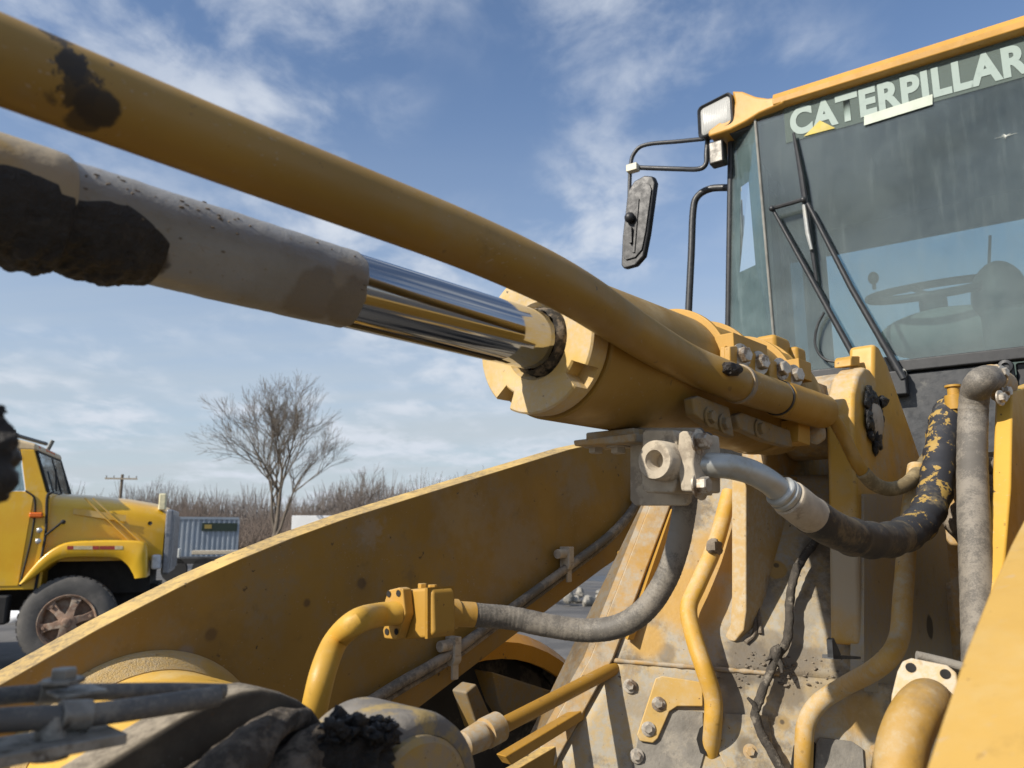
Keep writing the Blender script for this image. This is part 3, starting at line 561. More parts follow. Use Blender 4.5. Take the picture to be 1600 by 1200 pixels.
# tubes on the nose
b = B(); b.tube(catmull([onnose(1140, 770, .06), NB(1118, 850, .06), NB(1092, 910, .06), NB(1076, 950, .06), NB(1084, 995, .06), onnose(1100, 1044, .06), NA(1114, 1090, .05), NA(1114, 1130, .035), NA(1110, 1180, -.02)], 8), .021, 24)
obj(b, 'nose_tube', paint('nose_tube_paint', base=(.52, .29, .035), dust=.35, dustcol=(.45, .37, .25), seed=51, chips=.5), NO)
b = B(); b.blob(NB(1116, 855, .08), .025, .016, .02, amp=.5, freq=50, seg=16); obj(b, 'mud_lump', m_drymud, NO)
b = B(); b.tube(catmull([PLl(1432, 730, -.55), PLl(1420, 820, -.55), PLl(1411, 930, -.55), PLl(1404, 1000, -.55), PLl(1375, 1040, -.57), NA(1320, 1072, .06), NA(1280, 1098, .05), NA(1260, 1130, .045), NA(1256, 1175, .03), NA(1255, 1240, -.03)], 8), .0205, 24)
obj(b, 'nose_tube', paint('nose_tube_paint_worn', base=(.48, .27, .04), dust=.5, dustcol=(.43, .35, .23), seed=55, chips=.5), NO)
# cover plates, slots and bolts on the lower nose plate
b = B(); b.prism([NA(x, y, .002) for x, y in [(985, 1215), (1005, 1112), (1040, 1108), (1098, 1112), (1100, 1178), (1090, 1215)]], nA * .004); obj(b, 'cover_plate', m_greymud, NO, 30, .0015)
b = B(); b.prism([NA(x, y, .007) for x, y in [(1024, 1060), (1034, 1056), (1098, 1066), (1098, 1104), (1058, 1104), (1046, 1112), (1028, 1154), (1020, 1161), (1000, 1158), (995, 1148)]], nA * .008); cb_ = obj(b, 'cover_bracket', paint('bracket_paint', base=(.50, .32, .09), dust=.45, dustcol=(.46, .39, .27), seed=61, chips=.4), NO, 30, .003)
for x, y, h in ((1029, 1100, .0155), (1013, 1139, .0155), (995, 1181, .008), (1172, 1174, .005), (984, 1072, .004)):
    b = B(); b.hexbolt(NA(x, y, h), nA, .0105, .011); obj(b, 'bolt', m_bolt if x != 1172 else m_dusty, NO, 30)
b = B(); b.prism([NA(x, y, .0065) for x, y in [(1088, 1155), (1093, 1138), (1102, 1130), (1104, 1180), (1094, 1176)]], nA * .002); obj(b, 'slot', m_dark, NO, 0)
b = B(); b.prism([NA(x, y, .003) for x, y in [(1120, 1170), (1132, 1115), (1200, 1118), (1215, 1215), (1135, 1200)]], nA * .005); obj(b, 'cover_plate', m_nose, NO, 30, .003)
b = B(); b.prism([NA(x, y, .003) for x, y in [(1275, 1160), (1280, 1152), (1330, 1158), (1348, 1170), (1352, 1230), (1270, 1230)]], nA * .005); obj(b, 'cover_plate', m_greymud, NO, 30, .003)
b = B(); b.prism([NA(x, y, .002) for x, y in [(1236, 1190), (1240, 1165), (1262, 1150), (1278, 1165), (1276, 1235), (1238, 1235)]], nA * .002); obj(b, 'slot', m_dark, NO, 0)
b = B(); b.prism([PLl(x, y, -.56) for x, y in [(1300, 1000), (1303, 997), (1314, 1022), (1312, 1028), (1302, 1028)]], L_ * -.01); b.prism([PLl(x, y, -.56) for x, y in [(1302, 1024), (1345, 1026), (1345, 1030), (1302, 1030)]], L_ * -.02); obj(b, 'clip', m_black, NO, 30)
for x, y in ((1369, 1175),):
    b = B(); b.hexbolt(NA(x, y, .004), nA, .010, .010); obj(b, 'bolt', m_dusty, NO, 30)
# --- flanged pipe end in the lower right corner
q0 = NB(1440, 1075, .13)
ax_ = (M(*mc(q0)) - PD(1408, 1215, 1.12)).normalized()
fl_pl = (ray(1440, 1075) * -1).normalized(); fn = (fl_pl + Z_ * .35).normalized()
def FP(px, py, h=0): return PL(px, py, PD(1440, 1075, 1.17) + fn * h, fn)
b = B(); b.prism([FP(x, y) for x, y in [(1391, 1110), (1393, 1085), (1402, 1048), (1410, 1032), (1424, 1027), (1480, 1038), (1495, 1050), (1499, 1075), (1500, 1130), (1470, 1150), (1400, 1140)]], fn * -.018)
FL = obj(b, 'pipe_flange', paint('flange_paint', base=(.50, .34, .12), dust=.6, dustcol=(.48, .42, .33), seed=71, chips=.4), LD, 30, .004, 3)
for x, y in ((1423, 1043), (1477, 1053)):
    b = B(); b.lathe(FP(x, y, .0012), fn, [(0, 0), (0, .0075)], 20); obj(b, 'bolt_hole', m_dark, FL, 0)
b = B(); b.tube(catmull([FP(1455, 1100, -.01), FP(1448, 1098, .03), FP(1430, 1118, .06), FP(1412, 1160, .075), FP(1400, 1225, .08)], 8), .0335, 36); obj(b, 'pipe', paint('pipe_paint', base=(.40, .235, .045), dust=.42, dustcol=(.40, .32, .2), grime=.35, seed=73, rough=.6, chips=.9, bumpy=.3), FL)
b = B(); b.tube(catmull([FP(1432, 1024, -.015), FP(1450, 1028, -.02), FP(1475, 1034, -.02), FP(1505, 1042, -.02)], 6), [.007 + .0015 * noise.noise(V((i, 2, 0))) for i in range(19)], 10); obj(b, 'dust_ridge', m_greymud, FL)
# --- near tower plate edge at the right, and what sits between the towers
b = B(); b.prism([PLl(x, y, -.33) for x, y in [(1583, 612), (1640, 590), (1700, 700), (1700, 1000), (1560, 1000), (1572, 860), (1580, 760)]], L_ * -.035); TW = obj(b, 'tower_plate', paint('tower_paint', base=(.52, .30, .04), dust=.15, seed=81, chips=1.), LD, 30, .006)
b = B(); b.mbox(2.28, 2.34, -.56, -.30, -.25, .20); obj(b, 'tower_back', m_dusty, LD, 30)
b = B()
for k in range(26): b.blob(M(2.24, rnd(-.52, -.34), rnd(-.02, .22)), rnd(.02, .045), rnd(.02, .04), rnd(.02, .05), amp=.5, freq=25, seg=12, seed=k)
obj(b, 'packed_dirt', m_drymud, LD, 60, kind='stuff')
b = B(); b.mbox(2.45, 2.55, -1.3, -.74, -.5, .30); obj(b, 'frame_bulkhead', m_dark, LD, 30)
b = B(); b.tube(catmull([M(2.3, -.84, .16), M(2.3, -.72, .10), M(2.2, -.66, -.02)], 6), .03, 16); obj(b, 'frame_hose', m_hoseblack, LD)
# --- far side of the frame: rib edges left of the nose, pipes, fender, tyre
for pts, l in (([(1012, 905), (1050, 795), (1060, 795), (1030, 900), (990, 1000), (980, 1000)], -1.12), ([(966, 862), (974, 858), (966, 950), (958, 958)], -1.36)):
    b = B(); b.prism([PLl(x, y, l) for x, y in pts], L_ * -.02 + U_ * .02); obj(b, 'frame_rib', m_yel, LD, 30, .002)
lt = [PLl(700, 1168, -1.16), PLl(750, 1148, -1.16), PLl(780, 1136, -1.16)]
b = B(); b.tube([PLl(770, 1142, -1.16), PLl(925, 1062, -1.16), PLl(1010, 1018, -1.16)], .0165, 20); SP = obj(b, 'steering_pipe', m_tube, LD)
dv = (PLl(925, 1062, -1.16) - PLl(770, 1142, -1.16)).normalized()
b = B(); b.lathe(PLl(735, 1158, -1.15), dv, [(-.03, .0), (-.028, .014), (-.018, .024), (.03, .028), (.032, .024), (.04, .024), (.042, .03), (.08, .03), (.082, .016)], 28); obj(b, 'pipe_fitting', m_dusty, SP, 30)
b = B(); b.prism([PLl(x, y, -1.2) for x, y in [(790, 1182), (930, 1098), (1000, 1060), (1000, 1074), (930, 1114), (800, 1196)]], L_ * -.03); obj(b, 'frame_rail', m_tube, LD, 30, .003)
b = B(); b.prism([PLl(x, y, -1.24) for x, y in [(760, 1230), (930, 1130), (1000, 1090), (1000, 1300), (760, 1300)]], L_ * -.03); obj(b, 'frame_rail', m_arm, LD, 30, .003)
b = B(); b.prism([PLl(x, y, -1.62) for x, y in [(728, 1082), (745, 1068), (775, 1135), (748, 1142)]], L_ * -.06); b.prism([PLl(x, y, -1.7) for x, y in [(770, 1050), (880, 1085), (880, 1110), (800, 1140), (780, 1100)]], L_ * -.1); obj(b, 'axle_housing', m_shade, LD, 30, .006)
ctr = M(1.72, -2.02, -1.02)
b = B(); secs = []
for k in range(25):
    a = math.radians(20 + 140 * k / 24); r = .60
    for_ = lambda l, rr: M(1.72 - rr * math.cos(a), l, -1.06 + rr * math.sin(a))
    secs.append([for_(-2.3, .76), for_(-1.74, .76), for_(-1.70, .73), for_(-1.70, .68), for_(-1.715, .68), for_(-1.715, .725), for_(-1.745, .745), for_(-2.3, .745)])
b.loft(secs); obj(b, 'front_fender', paint('fender_paint', base=(.52, .24, .015), dust=.1, seed=91), LD, 30)
b = B(); b.lathe(M(1.72, -2.32, -1.04), L_, [(0, .3), (0, .52), (.05, .66), (.1, .70), (.48, .70), (.53, .66), (.57, .5), (.55, .32)], 64)
for k in range(22):
    a = 2 * math.pi * k / 22; d = U_ * math.cos(a) + Z_ * math.sin(a); t = U_ * -math.sin(a) + Z_ * math.cos(a)
    for s_ in (-1, 1): b.box(M(1.72, -2.04 + s_ * .13, -1.04) + d * .70, d, (L_ + t * s_ * .5), t, .03, .13, .035)
obj(b, 'front_tyre', plain('tyre_rubber', (.03, .029, .028), .85, 0, .3, 14, .5, .004, (.14, .12, .095), (.5, .65)), LD, 35)
# --- bellcrank lever at the lower left: plate, hoses with clip, muddy knuckle
def LV(px, py, l=-.74): return PLl(px, py, l)
lev = [(0, 1300), (90, 1240), (170, 1190), (235, 1150), (290, 1117), (340, 1092), (380, 1079), (410, 1076), (440, 1082), (470, 1095), (492, 1110), (520, 1150), (560, 1260)]
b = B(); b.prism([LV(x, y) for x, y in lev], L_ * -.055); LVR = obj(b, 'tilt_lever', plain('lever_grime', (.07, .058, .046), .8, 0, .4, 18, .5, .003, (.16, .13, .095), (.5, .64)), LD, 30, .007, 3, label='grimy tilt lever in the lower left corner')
LVR.data.materials[0] = paint('lever_paint', base=(.045, .036, .026), dust=.4, dustcol=(.10, .082, .06), seed=97, rough=.8, chips=.2, bumpy=.4, fine=60, toplit_col=(.40, .34, .25))  # pale top colour stands for sunlight along the lever's upper edge
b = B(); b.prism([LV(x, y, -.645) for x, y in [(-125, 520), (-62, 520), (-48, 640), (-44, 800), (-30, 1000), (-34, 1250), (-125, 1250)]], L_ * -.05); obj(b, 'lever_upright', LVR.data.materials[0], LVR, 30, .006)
m_drum = plain('lever_drum', (.17, .155, .135), .9, 0, .2, 24, .5, .004, (.30, .22, .09), (.50, .62))
b = B(); b.lathe(LV(655, 1262, -.70), L_, [(-.12, .098), (-.02, .098), (-.006, .094), (.0, .086), (.001, .074), (-.01, .07), (-.012, 0)], 72); obj(b, 'lever_boss', m_drum, LVR)
b = B(); b.lathe(LV(655, 1262, -.69), L_, [(-.03, .072), (.001, .072), (.006, .066), (.006, 0)], 60); obj(b, 'pin_cap', paint('cap_paint', base=(.40, .26, .06), dust=.6, dustcol=(.3, .24, .16), seed=95), LVR)
hz = [((-40, 1092), (60, 1083), (150, 1081), (260, 1079), (350, 1080)), ((-40, 1128), (60, 1122), (130, 1118), (230, 1105), (340, 1088))]
LVH = None
for i, h in enumerate(hz):
    b = B(); b.tube(catmull([PLl(x, y, -.72 + .05 * i) for x, y in h], 8), [.0068 if i == 0 else .0088] * 33, 18); o = obj(b, 'lever_hose', m_rub, LVR); LVH = LVH or o
cpn = PLl(97, 1083, -.70)
b = B(); b.hexbolt(cpn + Z_ * .008, Z_, .010, .011); b.tube([PLl(58, 1083, -.72), PLl(100, 1081, -.72)], .0085, 18); b.box(cpn + U_ * .01, U_, L_, Z_, .018, .018, .0015); b.tube([PLl(92, 1119, -.67), PLl(140, 1117, -.67)], .0115, 18); b.box(PLl(40, 1168, -.67), U_, L_, Z_, .06, .03, .004)
b.lathe(PLl(80, 1140, -.67), Z_, [(-.02, .014), (-.012, .012), (.01, .009)], 16)
obj(b, 'hose_clip', plain('clip_steel', (.26, .245, .215), .55, .4, .3, 50, .3, .001, (.06, .05, .04), (.5, .62)), LVR, 30, .001)
# --- cab (it stands on the rear frame, turned a little against the front frame)
UC = V((.573, .819, 0)).normalized(); LC = V((UC.y, -UC.x, 0))
C0 = PD(1140, 380, 3.3)
def CF(px, py, h=0): return PL(px, py, C0 + UC * h, UC)       # point on the cab's front plane, h metres behind it
def cc(p): q = p - C0; return (q.dot(UC), q.dot(LC), q.z)
def CM(u, l, z): return C0 + UC * u + LC * l + Z_ * z
wl_t = cc(CF(1172, 205)); wl_b = cc(CF(1214, 585)); wtopR = cc(CF(1600, 62)); wbotR = cc(CF(1600, 548))
ztop = wl_t[2]; zbot = wl_b[2]; WR = 1.55
# glass
def glass(name, tint, dust, amount, seed=0, refl=.5, band=None):
    m = Mat(name); tr = m.n('ShaderNodeBsdfTransparent'); tr.inputs[0].default_value = (*tint, 1)
    gl = m.n('ShaderNodeBsdfGlossy'); gl.inputs['Roughness'].default_value = .03; gl.inputs[0].default_value = (.9, .95, .95, 1)
    fr = m.n('ShaderNodeFresnel'); fr.inputs[0].default_value = 1.45
    mx = m.n('ShaderNodeMixShader'); m.put(mx.inputs[0], m.math('MULTIPLY', fr.outputs[0], refl * 2, True)); m.t.links.new(tr.outputs[0], mx.inputs[1]); m.t.links.new(gl.outputs[0], mx.inputs[2])
    df = m.n('ShaderNodeBsdfDiffuse'); df.inputs[0].default_value = (*dust, 1)
    f = m.math('MULTIPLY', m.ramp(m.noise(3, 6, .65, off=seed), .3, .75, .35, 1.), amount)
    f = m.math('ADD', f, m.math('MULTIPLY', m.ramp(m.noise(34, 5, .7, sc=(1, 1, .09), off=seed), .48, .8), amount * .55))
    f = m.math('ADD', f, m.math('MULTIPLY', m.ramp(m.noise(130, 3, .6, off=seed), .66, .74), amount * .5), True)
    if band:
        sp = m.n('ShaderNodeSeparateXYZ'); m.t.links.new(m.tc, sp.inputs[0]); f = m.math('ADD', f, m.math('MULTIPLY', m.ramp(sp.outputs[2], *band), m.ramp(m.noise(4, 5, .6, off=2), .2, .8, .06, .24)), True)
    m2 = m.n('ShaderNodeMixShader'); m.put(m2.inputs[0], f); m.t.links.new(mx.outputs[0], m2.inputs[1]); m.t.links.new(df.outputs[0], m2.inputs[2]); m.t.links.new(m2.outputs[0], m.out.inputs[0]); return m.m
m_glass = glass('windshield_glass', (.73, .81, .81), (.26, .30, .295), .17, 1, .7, (C0.z + zbot + .62, C0.z + zbot))
m_glass2 = glass('side_glass', (.80, .89, .91), (.30, .36, .36), .10, 4, .5)
m_trim = plain('cab_black_trim', (.018, .019, .021), .5, 0, .3, 30, .2, .001, (.05, .05, .048), (.55, .75))
m_cabyel = paint('cab_paint', base=(.50, .265, .05), dust=.12, seed=101, rough=.38, chips=.25, fine=40)
m_int = plain('cab_interior', (.035, .038, .038), .75, 0, .2, 12)
m_intl = plain('cab_interior_light', (.22, .25, .24), .8, 0, .15, 10)
# cab shell: roof first
rp = [CF(1172, 175), CF(1560, 48), ]
zr0 = cc(CF(1190, 180))[2]; zr1 = cc(CF(1190, 164))[2]
lL = wl_t[1] - .035
zg = .52                                   # corner glass runs back this far
b = B(); prof = [(-.025, zr0), (-.045, zr0 + .006), (-.048, zr0 + .03), (-.035, zr1 + .01), (-.015, zr1 + .018), (.25, zr1 + .05), (1.4, zr1 + .05), (1.45, zr0)]
lst = cc(CF(1212, 170))[1]
b.loft([[CM(u, lst, z) for u, z in prof], [CM(u, WR, z) for u, z in prof]]); CAB = obj(b, 'cab', m_cabyel, LD, 30, .004, 2, label='cab of the wheel loader with dusty glass')
# flared roof corner carrying the lamp
cn = [CF(x, y, h) for x, y, h in [(1105, 205, 0), (1107, 214, 0), (1140, 203, -.01), (1165, 190, -.02), (1186, 177, -.035), (1226, 160, -.047), (1226, 149, -.047), (1200, 153, -.04), (1180, 150, -.02), (1160, 142, -.01), (1143, 141, 0), (1147, 160, 0), (1143, 175, 0)]]
b = B(); b.prism(cn, UC * .28); obj(b, 'roof_corner', m_cabyel, CAB, 30, .012, 3)
# windshield, corner glass, seam, lower panel, pillars
b = B(); gp = [CM(0, wl_b[1], zbot), CM(0, WR, zbot), CM(0, WR, zr0 + .01), CM(0, lL + .06, zr0 + .01)]
b.prism(gp, UC * .006); WS = obj(b, 'windshield', m_glass, CAB, 0)
ot = CM(.10, cc(CF(1142, 205, .10))[1], zr0 + .01); ob = CM(.16, cc(CF(1134, 560, .16))[1], zbot)
b = B(); b.prism([CM(0, wl_b[1] - .004, zbot), CM(0, lL + .055, zr0 + .01), ot, ob], (UC * .7 + LC * .7) * .006); obj(b, 'corner_glass', glass('corner_glass_dusty', (.55, .66, .68), (.26, .32, .32), .3, 6, .5), CAB, 0)
b = B(); b.tube([CM(-.003, wl_b[1], zbot), CM(-.003, lL + .06, zr0)], .0055, 8); obj(b, 'glass_seam', plain('seam_sealant', (.20, .195, .175), .8, 0, .3, 20), CAB)
b = B(); b.tube([ot, ob], .014, 10); b.tube([ob, ob - Z_ * .3], .014, 10); obj(b, 'corner_post', m_trim, CAB)
# lower front panel and belt
zb2 = cc(CF(1500, 740))[2]
b = B(); b.prism([CM(-.012, wl_b[1] - .05, zbot + .0), CM(-.012, WR, zbot), CM(-.012, WR, zbot - .045), CM(-.012, wl_b[1] - .05, zbot - .045)], UC * .05); obj(b, 'windshield_sill', m_trim, CAB, 30, .006)
b = B(); b.prism([CM(.006, wl_b[1] - .05, zbot - .048), CM(.006, cc(CF(1588, 600))[1], zbot - .048), CM(.006, cc(CF(1588, 600))[1], zb2 - .5), CM(.006, wl_b[1] - .05, zb2 - .5)], UC * .04)
obj(b, 'lower_panel', plain('panel_black', (.030, .032, .035), .42, 0, .3, 18, .25, .002, (.13, .125, .11), (.50, .74), 7), CAB, 30, .008)
b = B(); b.prism([CM(.03, cc(CF(1588, 600))[1] + .004, zbot - .048), CM(.03, WR, zbot - .048), CM(.03, WR, zb2 - .5), CM(.03, cc(CF(1588, 600))[1] + .004, zb2 - .5)], UC * .04); obj(b, 'lower_panel', m_trim, CAB, 30, .008)
b = B(); b.lathe(CF(1571, 573, .0), -UC, [(0, 0.0), (0, .024), (.014, .022), (.016, .012), (.006, .010), (.006, 0)], 24); obj(b, 'grommet', m_trim, CAB, 30)
# rear wall, floor, sides and headliner seen through the glass
DB = 1.42
zline = cc(CF(1450, 368, DB))[2]; lT = cc(ot)[1] + .02
def quad(name, pts, ext, m): b = B(); b.prism(pts, ext); return obj(b, name, m, CAB, 30)
zw0 = zbot + .03
quad('headliner', [CM(.02, lT, zr0 - .035), CM(.02, WR, zr0 - .035), CM(DB, WR, zr0 - .035), CM(DB, lT, zr0 - .035)], Z_ * .03, m_int)
quad('rear_wall', [CM(DB, lT, zr0), CM(DB, WR, zr0), CM(DB, WR, zline), CM(DB, lT, zline)], UC * .03, m_int)
quad('rear_wall', [CM(DB, lT, zw0), CM(DB, WR, zw0), CM(DB, WR, zbot - .8), CM(DB, lT, zbot - .8)], UC * .03, m_intl)
quad('rear_post', [CM(DB - .002, lT, zr0), CM(DB - .002, lT + .07, zr0), CM(DB - .002, lT + .07, zbot - .6), CM(DB - .002, lT, zbot - .6)], UC * -.05, m_int)
quad('rear_window', [CM(DB + .01, lT + .07, zw0), CM(DB + .01, WR, zw0), CM(DB + .01, WR, zline), CM(DB + .01, lT + .07, zline)], UC * .005, m_glass2)
quad('side_post', [CM(.62, lT - .01, zr0), CM(.72, lT - .01, zr0), CM(.72, lT - .01, zbot - .6), CM(.62, lT - .01, zbot - .6)], LC * .05, m_int)
quad('door_post', [CM(.108, lT - .012, zr0), CM(.45, lT - .012, zr0), CM(.45, lT - .012, zbot - .6), CM(.168, lT - .012, zbot - .6)], LC * .045, m_intl)
quad('sky_block_panel', [CM(.452, lT - .010, zr0), CM(.618, lT - .010, zr0), CM(.618, lT - .010, zbot + .42), CM(.452, lT - .010, zbot + .42)], LC * .03, m_int)  # added panel, blocks the bright sky showing through the corner glass
quad('side_header', [CM(.16, lT - .011, zr0), CM(DB, lT - .011, zr0), CM(DB, lT - .011, zr0 - .13), CM(.16, lT - .011, zr0 - .10)], LC * .04, m_int)
quad('side_window', [CM(.17, lT + .002, zr0 - .11), CM(DB, lT + .002, zr0 - .11), CM(DB, lT + .002, zw0), CM(.17, lT + .002, zw0)], LC * .005, m_glass2)
quad('side_wall', [CM(.17, lT, zw0), CM(DB, lT, zw0), CM(DB, lT, zbot - .8), CM(.17, lT, zbot - .8)], LC * .03, m_int)
quad('side_wall', [CM(.05, WR, zr0 - .1), CM(DB, WR, zr0 - .1), CM(DB, WR, zbot - .8), CM(.05, WR, zbot - .8)], LC * .03, m_int)
quad('cab_floor', [CM(.05, lT, zbot - .8), CM(DB, lT, zbot - .8), CM(DB, WR, zbot - .8), CM(.05, WR, zbot - .8)], Z_ * -.03, m_int)
# dashboard, steering wheel, column, console, seat
m_dash = plain('dash_plastic', (.045, .048, .048), .6, 0, .2, 20)
sw = PD(1455, 452, 3.3); tilt = (Z_ * .93 - UC * .36).normalized()
ta = tilt.orthogonal().normalized(); tb = tilt.cross(ta)
b = B(); R_ = .245
b.tube([sw + (ta * math.cos(2 * math.pi * k / 48) + tb * math.sin(2 * math.pi * k / 48)) * R_ for k in range(49)], .018, 12, False)
for k in range(3):
    d = ta * math.cos(2.1 * k + .6) + tb * math.sin(2.1 * k + .6); b.tube([sw - tilt * .03, sw + d * R_ * .5 - tilt * .015, sw + d * R_], .012, 8)
b.lathe(sw - tilt * .06, tilt, [(0, .05), (.04, .06), (.05, .04), (.05, 0)], 24)
kp = sw - LC * .20 - UC * .14 ; b.blob(kp + Z_ * .05, .022, .022, .028, amp=.02, seg=14); b.tube([kp, kp + Z_ * .05], .008, 8)
obj(b, 'steering_wheel', m_trim, CAB)
b = B(); b.tube([sw - tilt * .05, sw - tilt * .5 - UC * .1], .055, 16); obj(b, 'steering_column', m_dash, CAB)
dp = PD(1470, 505, 3.22)
b = B(); b.blob(dp - Z_ * .04 + LC * .02 + UC * .02, .10, .27, .11, (UC, LC, Z_), .0, seg=28); obj(b, 'dashboard', m_intl, CAB)
b = B(); p = PD(1562, 465, 3.1); b.blob(p, .13, .10, .15, (UC, LC, Z_), .05, 5, 24); obj(b, 'instrument_pod', m_dash, CAB)
b = B(); p = PD(1585, 520, 3.0); b.box(p, UC, LC, Z_, .12, .10, .09); obj(b, 'side_console', m_dash, CAB, 30, .03, 3)
b = B(); p = PD(1545, 420, 3.3); b.tube([p, PD(1547, 368, 3.3)], .006, 8); obj(b, 'lever', m_trim, CAB)
b = B(); p = CM(1.05, .85, zbot - .05); b.box(p, UC, LC, Z_, .08, .26, .36); b.box(p - UC * .25 - Z_ * .35, UC, LC, Z_, .27, .27, .07); obj(b, 'seat', m_intl, CAB, 30, .05, 3)
# letters and stripe on the windshield
def decal(px0, py0, px1, py1, text, hgt, m, name, bold=.012):
    cu = bpy.data.curves.new(name, 'FONT'); cu.body = text; cu.size = 1; cu.offset = bold; cu.space_character = 1.08
    to = bpy.data.objects.new('tmp', cu); col.objects.link(to); dg = bpy.context.evaluated_depsgraph_get(); me = bpy.data.meshes.new_from_object(to.evaluated_get(dg)); col.objects.unlink(to); bpy.data.objects.remove(to)
    xs = [v.co.x for v in me.vertices]; ys = [v.co.y for v in me.vertices]; w = max(xs) - min(xs); h = max(ys) - min(ys)
    a = CF(px0, py0, -.004); e = CF(px1, py1, -.004); dx = e - a; up = Z_ * hgt
    for v in me.vertices: v.co = a + dx * ((v.co.x - min(xs)) / w) + up * ((v.co.y - min(ys)) / h)
    me.materials.clear(); me.materials.append(m); o = bpy.data.objects.new(name, me); col.objects.link(o); return attach(o, WS)
mm = Mat('sticker_letters'); mm.bsdf(mm.mix(mm.ramp(mm.noise(60, 4, .7), .5, .8, 0, .5), (.25, .315, .285), (.17, .22, .20)), .6); m_let = mm.m
hgt = cc(CF(1262, 170))[2] - cc(CF(1262, 210))[2]
decal(1236, 214, 1612, 112, 'CATERPILLAR', hgt * 1.1, m_let, 'decal_lettering', .044)
mm = Mat('visor_strip'); tr = mm.n('ShaderNodeBsdfTransparent'); df = mm.n('ShaderNodeBsdfDiffuse'); df.inputs[0].default_value = (.17, .21, .19, 1); mx = mm.n('ShaderNodeMixShader'); mx.inputs[0].default_value = .42
mm.t.links.new(tr.outputs[0], mx.inputs[1]); mm.t.links.new(df.outputs[0], mx.inputs[2]); mm.t.links.new(mx.outputs[0], mm.out.inputs[0])
b = B(); za = cc(CF(1236, 222))[2]; zb_ = cc(CF(1236, 158))[2]
b.prism([CM(-.002, cc(CF(1228, 220))[1], za), CM(-.002, WR, za), CM(-.002, WR, zb_), CM(-.002, cc(CF(1228, 220))[1], zb_)], UC * .001); obj(b, 'visor_strip', mm.m, WS, 0)
b = B(); b.add([CF(1256, 213, -.006), CF(1305, 200, -.006), CF(1281, 188, -.006)], [(0, 1, 2)]); obj(b, 'decal_triangle', plain('decal_yellow', (.42, .33, .05), .6), WS, 0)
b = B(); b.prism([CF(1350, 181, -.008), CF(1457, 147, -.008), CF(1457, 163, -.008), CF(1350, 196, -.008)], UC * .001); obj(b, 'tape_strip', plain('tape', (.46, .50, .42), .7, 0, .1, 25), WS, 0)
b = B(); sc_ = CF(1572, 212, -.003)
for k in range(14):
    a = rnd(0, 6.28); d = LC * math.cos(a) + Z_ * math.sin(a); ln = rnd(.004, .016) if k > 3 else .035; d = d if k > 3 else LC * (1 if k % 2 else -1)
    b.tube([sc_, sc_ + d * ln], [.0011, .0003], 4)
obj(b, 'glass_chip', plain('chip_white', (.7, .72, .66), .6), WS, 0)
# wiper: pantograph arms, link, blade
W = lambda x, y, h=-.05: CF(x, y, h)
b = B(); b.tube([W(1334, 556), W(1270, 440), W(1208, 328)], [.012, .010, .007], 10); WP = obj(b, 'wiper', m_trim, CAB)
b = B(); b.tube([W(1412, 592), W(1330, 450), W(1262, 318)], [.013, .011, .008], 10); obj(b, 'wiper_arm', m_trim, WP)
b = B(); b.tube([W(1205, 326, -.055), W(1255, 312, -.055)], [.009, .009], 8); b.blob(W(1206, 326, -.06), .012, .012, .012, amp=0, seg=10); b.blob(W(1255, 312, -.06), .012, .012, .012, amp=0, seg=10); obj(b, 'wiper_link', m_trim, WP)
b = B(); b.tube([W(1240, 208, -.025), W(1252, 275, -.03), W(1262, 345, -.03), W(1276, 440, -.025)], [.006, .012, .012, .006], 8); obj(b, 'wiper_blade', m_trim, WP)
b = B(); b.tube([W(1256, 320, -.045), W(1262, 365, -.045), W(1268, 390, -.045)], [.008, .009, .006], 8); obj(b, 'wiper_strut', m_zinc, WP)
b = B(); b.box(W(1404, 600, -.02), UC, LC, Z_, .035, .03, .045); b.tube([W(1392, 585, -.03), W(1378, 560, -.04)], .018, 10); obj(b, 'wiper_pivot', m_trim, WP, 30, .006)
b = B(); b.tube(catmull([W(1288, 488, -.03), W(1277, 510, -.03), W(1274, 540, -.03), W(1290, 562, -.03), W(1325, 566, -.03)], 8), .005, 8); obj(b, 'washer_hose', m_trim, WP)
b = B(); b.blob(CF(1411, 585, -.02), .014, .014, .022, amp=.05, seg=12); obj(b, 'washer_nozzle', plain('nozzle_white', (.6, .58, .5), .6), WP)
# roof lamp
lf = (-UC * .9 - LC * .25).normalized(); la = Z_.cross(lf).normalized(); lb = lf.cross(la)
lc_ = CF(1119, 182, .02)
def rrect(c, a, b_, w, h, r, n=5):
    out = []
    for sx_, sy_, a0 in ((1, 1, 0), (-1, 1, 90), (-1, -1, 180), (1, -1, 270)):
        for k in range(n + 1):
            t = math.radians(a0 + 90 * k / n); out.append(c + a * (sx_ * (w - r) + r * math.cos(t)) + b_ * (sy_ * (h - r) + r * math.sin(t)))
    return out
b = B(); b.loft([rrect(lc_ - lf * .10, la, lb, .06, .055, .02), rrect(lc_ - lf * .03, la, lb, .088, .078, .025), rrect(lc_ + lf * .012, la, lb, .092, .080, .025), rrect(lc_ + lf * .016, la, lb, .086, .074, .022), rrect(lc_ + lf * .004, la, lb, .076, .064, .018)]); LM = obj(b, 'roof_lamp', m_trim, CAB, 30)
mm = Mat('lamp_lens'); wv = mm.n('ShaderNodeTexWave'); wv.inputs['Scale'].default_value = 55; mm.t.links.new(mm.tc, wv.inputs[0]); mm.bsdf((.36, .36, .34), .3, 0, mm.bump(wv.outputs['Fac'], .5, .003))
b = B(); b.loft([rrect(lc_ + lf * .006, la, lb, .078, .066, .018), rrect(lc_ + lf * .012, la, lb, .066, .055, .016)]); obj(b, 'lens', mm.m, LM, 60)
